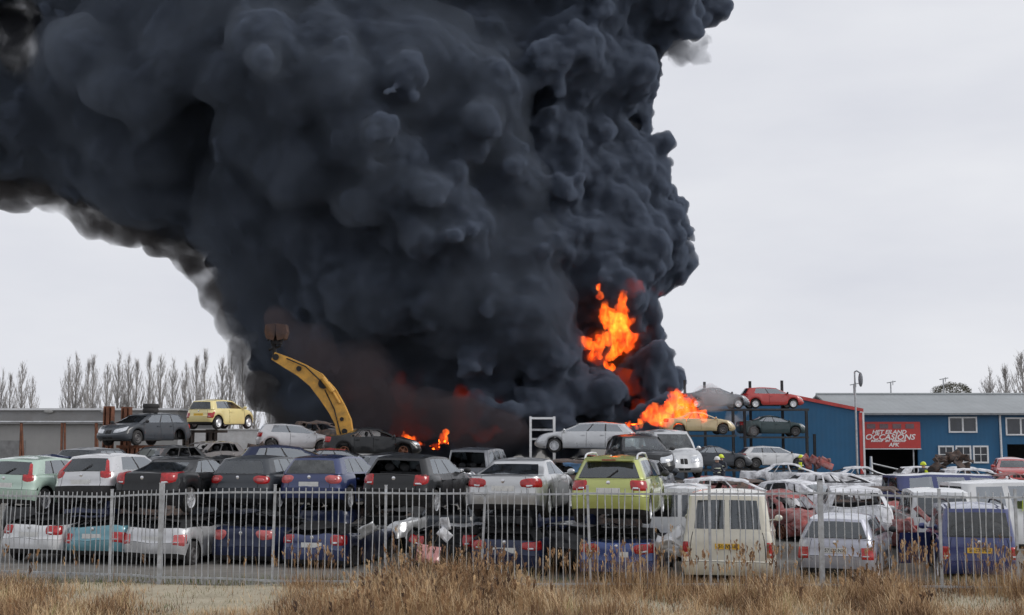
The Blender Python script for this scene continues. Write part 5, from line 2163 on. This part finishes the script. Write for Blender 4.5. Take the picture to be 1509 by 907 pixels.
def person(loc, rz, label, helmet, bend=0.0):
    r = empty('person', loc, rz, label=label, cat='person', group='firefighters')
    J = {'pel': (0, 0, .98), 'sp': (0, .03 + bend * .1, 1.2), 'ch': (0, .0 + bend * .25, 1.4), 'nk': (0, -.02 + bend * .33, 1.53), 'hd': (0, -.04 + bend * .38, 1.66), 'ht': (0, -.03 + bend * .38, 1.74)}
    for s_, n_ in ((1, 'l'), (-1, 'r')):
        J['sh' + n_] = (s_ * .19, bend * .25, 1.43)
        J['el' + n_] = (s_ * .29, -.08 + bend * .2, 1.17)
        J['wr' + n_] = (s_ * .22, -.32 + bend * .2, 1.1)
        J['ha' + n_] = (s_ * .2, -.41 + bend * .2, 1.1)
        J['hi' + n_] = (s_ * .1, 0, .93)
        J['kn' + n_] = (s_ * .12, -.04, .5)
        J['an' + n_] = (s_ * .13, .02, .1)
        J['to' + n_] = (s_ * .14, -.14, .05)
    E = [('pel', 'sp'), ('sp', 'ch'), ('ch', 'nk'), ('nk', 'hd'), ('hd', 'ht')]
    rad = {'pel': .16, 'sp': .16, 'ch': .18, 'nk': .075, 'hd': .105, 'ht': .09}
    for n_ in 'lr':
        E += [('ch', 'sh' + n_), ('sh' + n_, 'el' + n_), ('el' + n_, 'wr' + n_), ('wr' + n_, 'ha' + n_), ('pel', 'hi' + n_), ('hi' + n_, 'kn' + n_), ('kn' + n_, 'an' + n_), ('an' + n_, 'to' + n_)]
        rad.update({'sh' + n_: .085, 'el' + n_: .065, 'wr' + n_: .045, 'ha' + n_: .045, 'hi' + n_: .12, 'kn' + n_: .085, 'an' + n_: .06, 'to' + n_: .05})
    names = list(J)
    me = bpy.data.meshes.new('body')
    me.from_pydata([J[k] for k in names], [(names.index(a), names.index(b_)) for a, b_ in E], [])
    o = bpy.data.objects.new('body', me)
    link(o, r)
    md = o.modifiers.new('skin', 'SKIN')
    for i, k in enumerate(names):
        v = me.skin_vertices[0].data[i]
        v.radius = (rad[k], rad[k] * .85)
        v.use_root = k == 'pel'
    sb = o.modifiers.new('sub', 'SUBSURF')
    sb.levels = sb.render_levels = 2
    dg = bpy.context.evaluated_depsgraph_get()
    m2 = bpy.data.meshes.new_from_object(o.evaluated_get(dg))
    o.modifiers.clear()
    o.data = m2
    m2.materials.clear()
    m2.materials.append(M_COAT)
    m2.materials.append(M_SKIN)
    for p in m2.polygons:
        p.use_smooth = True
        if p.center.z > 1.56 + 0 and p.center.y < bend * .38 + .2:
            p.material_index = 1
    mb = MB()
    c = Vector(J['hd']) + Vector((0, 0, .05))
    V, F = ico(3)
    mb.add([c + Vector((v.x * .135, v.y * .165, max(v.z, -.15) * .15)) for v in V], F)
    mb.lathe([(0, .13), (-.01, .165), (-.025, .165), (-.02, .12)], 20, 'z', (c.x, c.y, c.z))
    mb.build('helmet', helmet, r, smooth=50)
    for z, rr in ((1.28, .185), (1.08, .18)):
        mb = MB()
        mb.lathe([(-.025, rr), (.025, rr)], 20, 'z', (0, bend * .12, z))
        mb.build('reflective_band', M_STRIPE, r)
    mb = MB()
    mb.tube([(0, .2 + bend * .2, 1.1), (0, .2 + bend * .25, 1.45)], [.09, .09], 10)
    mb.build('air_cylinder', M_HIVI, r)
    return r


person(atz(1057, 60, .3), R(20), 'firefighter in a white helmet among the scorched cars near the burning rack', M_WHEL)
person(atz(1064, 61.2, .38), R(-30), 'firefighter in a yellow helmet directly beside the one in the white helmet', M_HIVI)
person(atz(1181, 68, .25), R(160), 'firefighter in a yellow helmet below the front wheel of the white rack car', M_HIVI)
person(atz(1363, 62, .0), R(200), 'firefighter in a yellow helmet standing right of the dark doorway', M_HIVI)

# ------------------------------------------------------------------ small junk behind the fence
jr = random.Random(8)


def junk(name, px_, Y, z, m, label, cat, n=7, s_=.5):
    r = None
    mb = MB()
    for k in range(n):
        c = Vector((jr.uniform(-s_, s_), jr.uniform(-.3, .3), jr.uniform(0, s_ * .8)))
        w_, h_ = jr.uniform(.15, .6), jr.uniform(.08, .35)
        rot = Matrix.Rotation(jr.uniform(-.9, .9), 3, 'Y') @ Matrix.Rotation(jr.uniform(-.6, .6), 3, 'X')
        V = []
        for j in range(5):
            for i in range(5):
                u, v = i / 4 - .5, j / 4 - .5
                V.append(c + rot @ Vector((u * w_ * 1.15, .10 * noise.noise(Vector((u * 1.6 + k, v * 1.6, c.x))) - .25 * u * u * w_, v * h_ * 1.2)))
        F = [(j * 5 + i, j * 5 + i + 1, j * 5 + i + 6, j * 5 + i + 5) for j in range(4) for i in range(4)]
        mb.add(V, F)
    o = mb.build(name, m, smooth=40, loc=atz(px_, Y, z), fixn=False)
    sm = o.modifiers.new('thick', 'SOLIDIFY')
    sm.thickness = .012
    return tag(o, label, cat, kind='stuff')


junk('torn_panels', 552, 29.3, .85, P_SILV, 'pale torn wing under the black hatchback', 'scrap panels', 2, .3)
junk('torn_panels', 672, 28.1, .95, M_ASH, 'pale bent bonnet piece left of the silver coupe', 'scrap panels', 2, .3)
junk('red_scrap', 636, 27.6, .45, P_PINK, 'faded red bumper piece lying behind the fence', 'scrap panels', 2, .25)
junk('torn_panels', 985, 27.0, .75, P_WHSL, 'pale broken wing left of the cream van', 'scrap panels', 4, .3)
junk('red_scrap', 1175, 34, .7, M_ASHR, 'burnt red torn sheet metal right of the cream van', 'scrap panels', 6, .6)
junk('red_scrap', 1330, 31.5, .7, M_ASHR, 'bright red burnt scrap right of the lilac silver estate car', 'scrap panels', 6, .6)
junk('red_scrap', 1205, 60, 1.6, M_ASHR, 'upright pinkish burnt panel leaning beside the blue hall', 'scrap panels', 9, .5)
junk('scooter_scrap', 1400, 60, 1.4, M_BURN, 'dark heap of scooter frames and wheels below the three small windows', 'scrap heap', 26, 1.0)
junk('scooter_scrap', 350, 55, 1.9, M_BURN, 'dark heap of scrap right of the wreck under the yellow hatchback', 'scrap heap', 20, .9)
# ------------------------------------------------------------------ flames
def fire_mat(name, strength, scale, lo, hi, dens=.25):
    m = bpy.data.materials.new(name)
    m.use_nodes = True
    t = m.node_tree
    for n in list(t.nodes):
        t.nodes.remove(n)
    o = t.nodes.new('ShaderNodeOutputMaterial')
    n = tnoise(t, scale, 6, .65, vec=(1, 1, .5))
    n.inputs['Distortion'].default_value = 1.2
    r = ramp(t, n.outputs[0], [(lo, (0, 0, 0)), (lo + (hi - lo) * .3, (.45, .03, .003)), (lo + (hi - lo) * .65, (1, .14, .01)), (hi, (1.3, .5, .06))])
    e = t.nodes.new('ShaderNodeEmission')
    e.inputs['Strength'].default_value = strength
    t.links.new(r.outputs[0], e.inputs[0])
    ab = t.nodes.new('ShaderNodeVolumeAbsorption')
    ab.inputs['Density'].default_value = dens
    ab.inputs['Color'].default_value = (.3, .1, .05, 1)
    ad = t.nodes.new('ShaderNodeAddShader')
    t.links.new(e.outputs[0], ad.inputs[0])
    t.links.new(ab.outputs[0], ad.inputs[1])
    t.links.new(ad.outputs[0], o.inputs['Volume'])
    return m


M_FIRE = fire_mat('flame', 3.6, 1.9, .36, .72)
M_GLOW = fire_mat('added fire glow', .35, .5, .3, 1.1, .1)  # added emission imitating firelight on the smoke, no flame itself
M_GLOW2 = fire_mat('deep added fire glow', .16, .3, .2, 1.6, .1)


def flames(name, pts_, label, Ys, seed, voxel=.11, m=None):
    """pts_: (px, py, r_px, stretch) tongues that are welded together and licked upwards"""
    q_ = random.Random(seed)
    mb = MB()
    for (px_, py_, r_, st, Ys) in pts_:
        for k in range(5):
            x, y = px_ + q_.uniform(-.7, .7) * r_, py_ + q_.uniform(-.7, .7) * r_ * st
            Y = Ys + q_.uniform(-.5, .5)
            c = at(x, y, Y)
            rr = r_ * q_.uniform(.35, .7) * Y / FPX
            V, F = ico(2)
            mb.add([c + Vector((v.x * rr + (.25 * max(0, v.z) * rr * q_.uniform(-1, 1)), v.y * rr, v.z * rr * (st * 1.5 if v.z > 0 else .9) * (1 if v.z > 0 else 1))) for v in V], F)
    o = mb.build(name, M_FIRE, smooth=0, fixn=False)
    md = o.modifiers.new('r', 'REMESH')
    md.mode = 'VOXEL'
    md.voxel_size = voxel
    tx = bpy.data.textures.new(name, 'CLOUDS')
    tx.noise_scale = .7
    d = o.modifiers.new('d', 'DISPLACE')
    d.texture = tx
    d.texture_coords = 'GLOBAL'
    d.strength = .7
    tx2 = bpy.data.textures.new(name, 'CLOUDS')
    tx2.noise_scale = .25
    d = o.modifiers.new('d2', 'DISPLACE')
    d.texture = tx2
    d.texture_coords = 'GLOBAL'
    d.strength = .3
    dg = bpy.context.evaluated_depsgraph_get()
    me = bpy.data.meshes.new_from_object(o.evaluated_get(dg))
    o.modifiers.clear()
    o.data = me
    me.materials.clear()
    me.materials.append(m or M_FIRE)
    return tag(o, label, 'fire', 'flames')


def front(px_, py_, dflt):
    """distance at which the line of sight through the photo point enters the smoke"""
    p = at(px_, py_, 60)
    o = bpy.data.objects['smoke']
    d = (p - Vector((0, 0, EYE))).normalized()
    ok, loc, nn, ii = o.ray_cast(Vector((0, 0, EYE)), d)
    return loc.y if ok else dflt



def fdep(*pp):
    return sum(front(x, y, 92) for x, y in pp) / len(pp)


def fireset(name, tongues, label, off, seed, m=None):
    """flame tongues, also added glow volumes, at the skin of the smoke: each sits where the plume is"""
    out = []
    for (x, y, r, st) in tongues:
        out.append((x, y, r, st, front(x, y, 92) + off))
    return flames(name, out, label, None, seed, m=m)


fireset('flames', [(896, 455, 15, 1.6), (902, 470, 20, 1.6), (910, 492, 24, 1.6), (915, 470, 18, 1.8), (905, 515, 20, 1.3), (897, 540, 12, 1.3), (925, 500, 14, 1.8), (862, 508, 12, .9), (875, 520, 13, .9), (882, 432, 7, 2.0), (888, 500, 14, 1.2), (922, 455, 12, 1.5)],
        'tall orange flames bursting out of the middle of the black smoke', -.3, 1)
flames('flames', [(x, y, r, st, 75.6) for x, y, r, st in [(975, 612, 17, .8), (990, 606, 17, 1.1), (1003, 602, 17, 1.2), (1020, 606, 16, 1.0), (955, 616, 12, .8), (1000, 616, 22, .8), (1034, 612, 13, .8), (982, 618, 18, .7), (962, 606, 10, 1.0), (1002, 588, 9, 1.1), (1016, 592, 8, 1.1)]],
       'bright orange yellow flames over the burning beige saloon on the rack', None, 2)
flames('flames', [(930, 624, 8, .9, 66), (940, 627, 7, .9, 66)], 'small orange flame behind the silver estate car with alloy wheels', None, 3)
flames('flames', [(650, 656, 8, 1.3, 62), (658, 650, 6, 1.8, 62), (641, 660, 7, .8, 62)], 'small orange flame right of the excavator arm over the dark roofs', None, 4)
flames('flames', [(598, 643, 7, .9, 64), (607, 649, 7, .8, 64), (622, 655, 7, .7, 64)], 'faint red flame left of the other small one over the dark roofs', None, 5)
# firelit smoke imitated by dim red glowing volumes added just behind its skin
fireset('added_fire_glow', [(580, 600, 36, 1), (620, 620, 40, 1), (660, 630, 40, 1), (705, 630, 36, 1), (600, 575, 30, 1), (560, 560, 20, 1), (530, 590, 24, 1), (690, 600, 30, 1)],
        'dull red glow added as firelight inside the lower smoke right of the excavator arm', .6, 6, m=M_GLOW2)
fireset('added_fire_glow', [(905, 480, 42, 1.3), (930, 560, 22, .8), (930, 425, 22, .4), (965, 428, 16, .4), (950, 590, 24, .8), (985, 575, 14, .8), (870, 515, 26, 1)],
        'dull red glow added as firelight inside the smoke around the tall flames', .5, 7, m=M_GLOW)
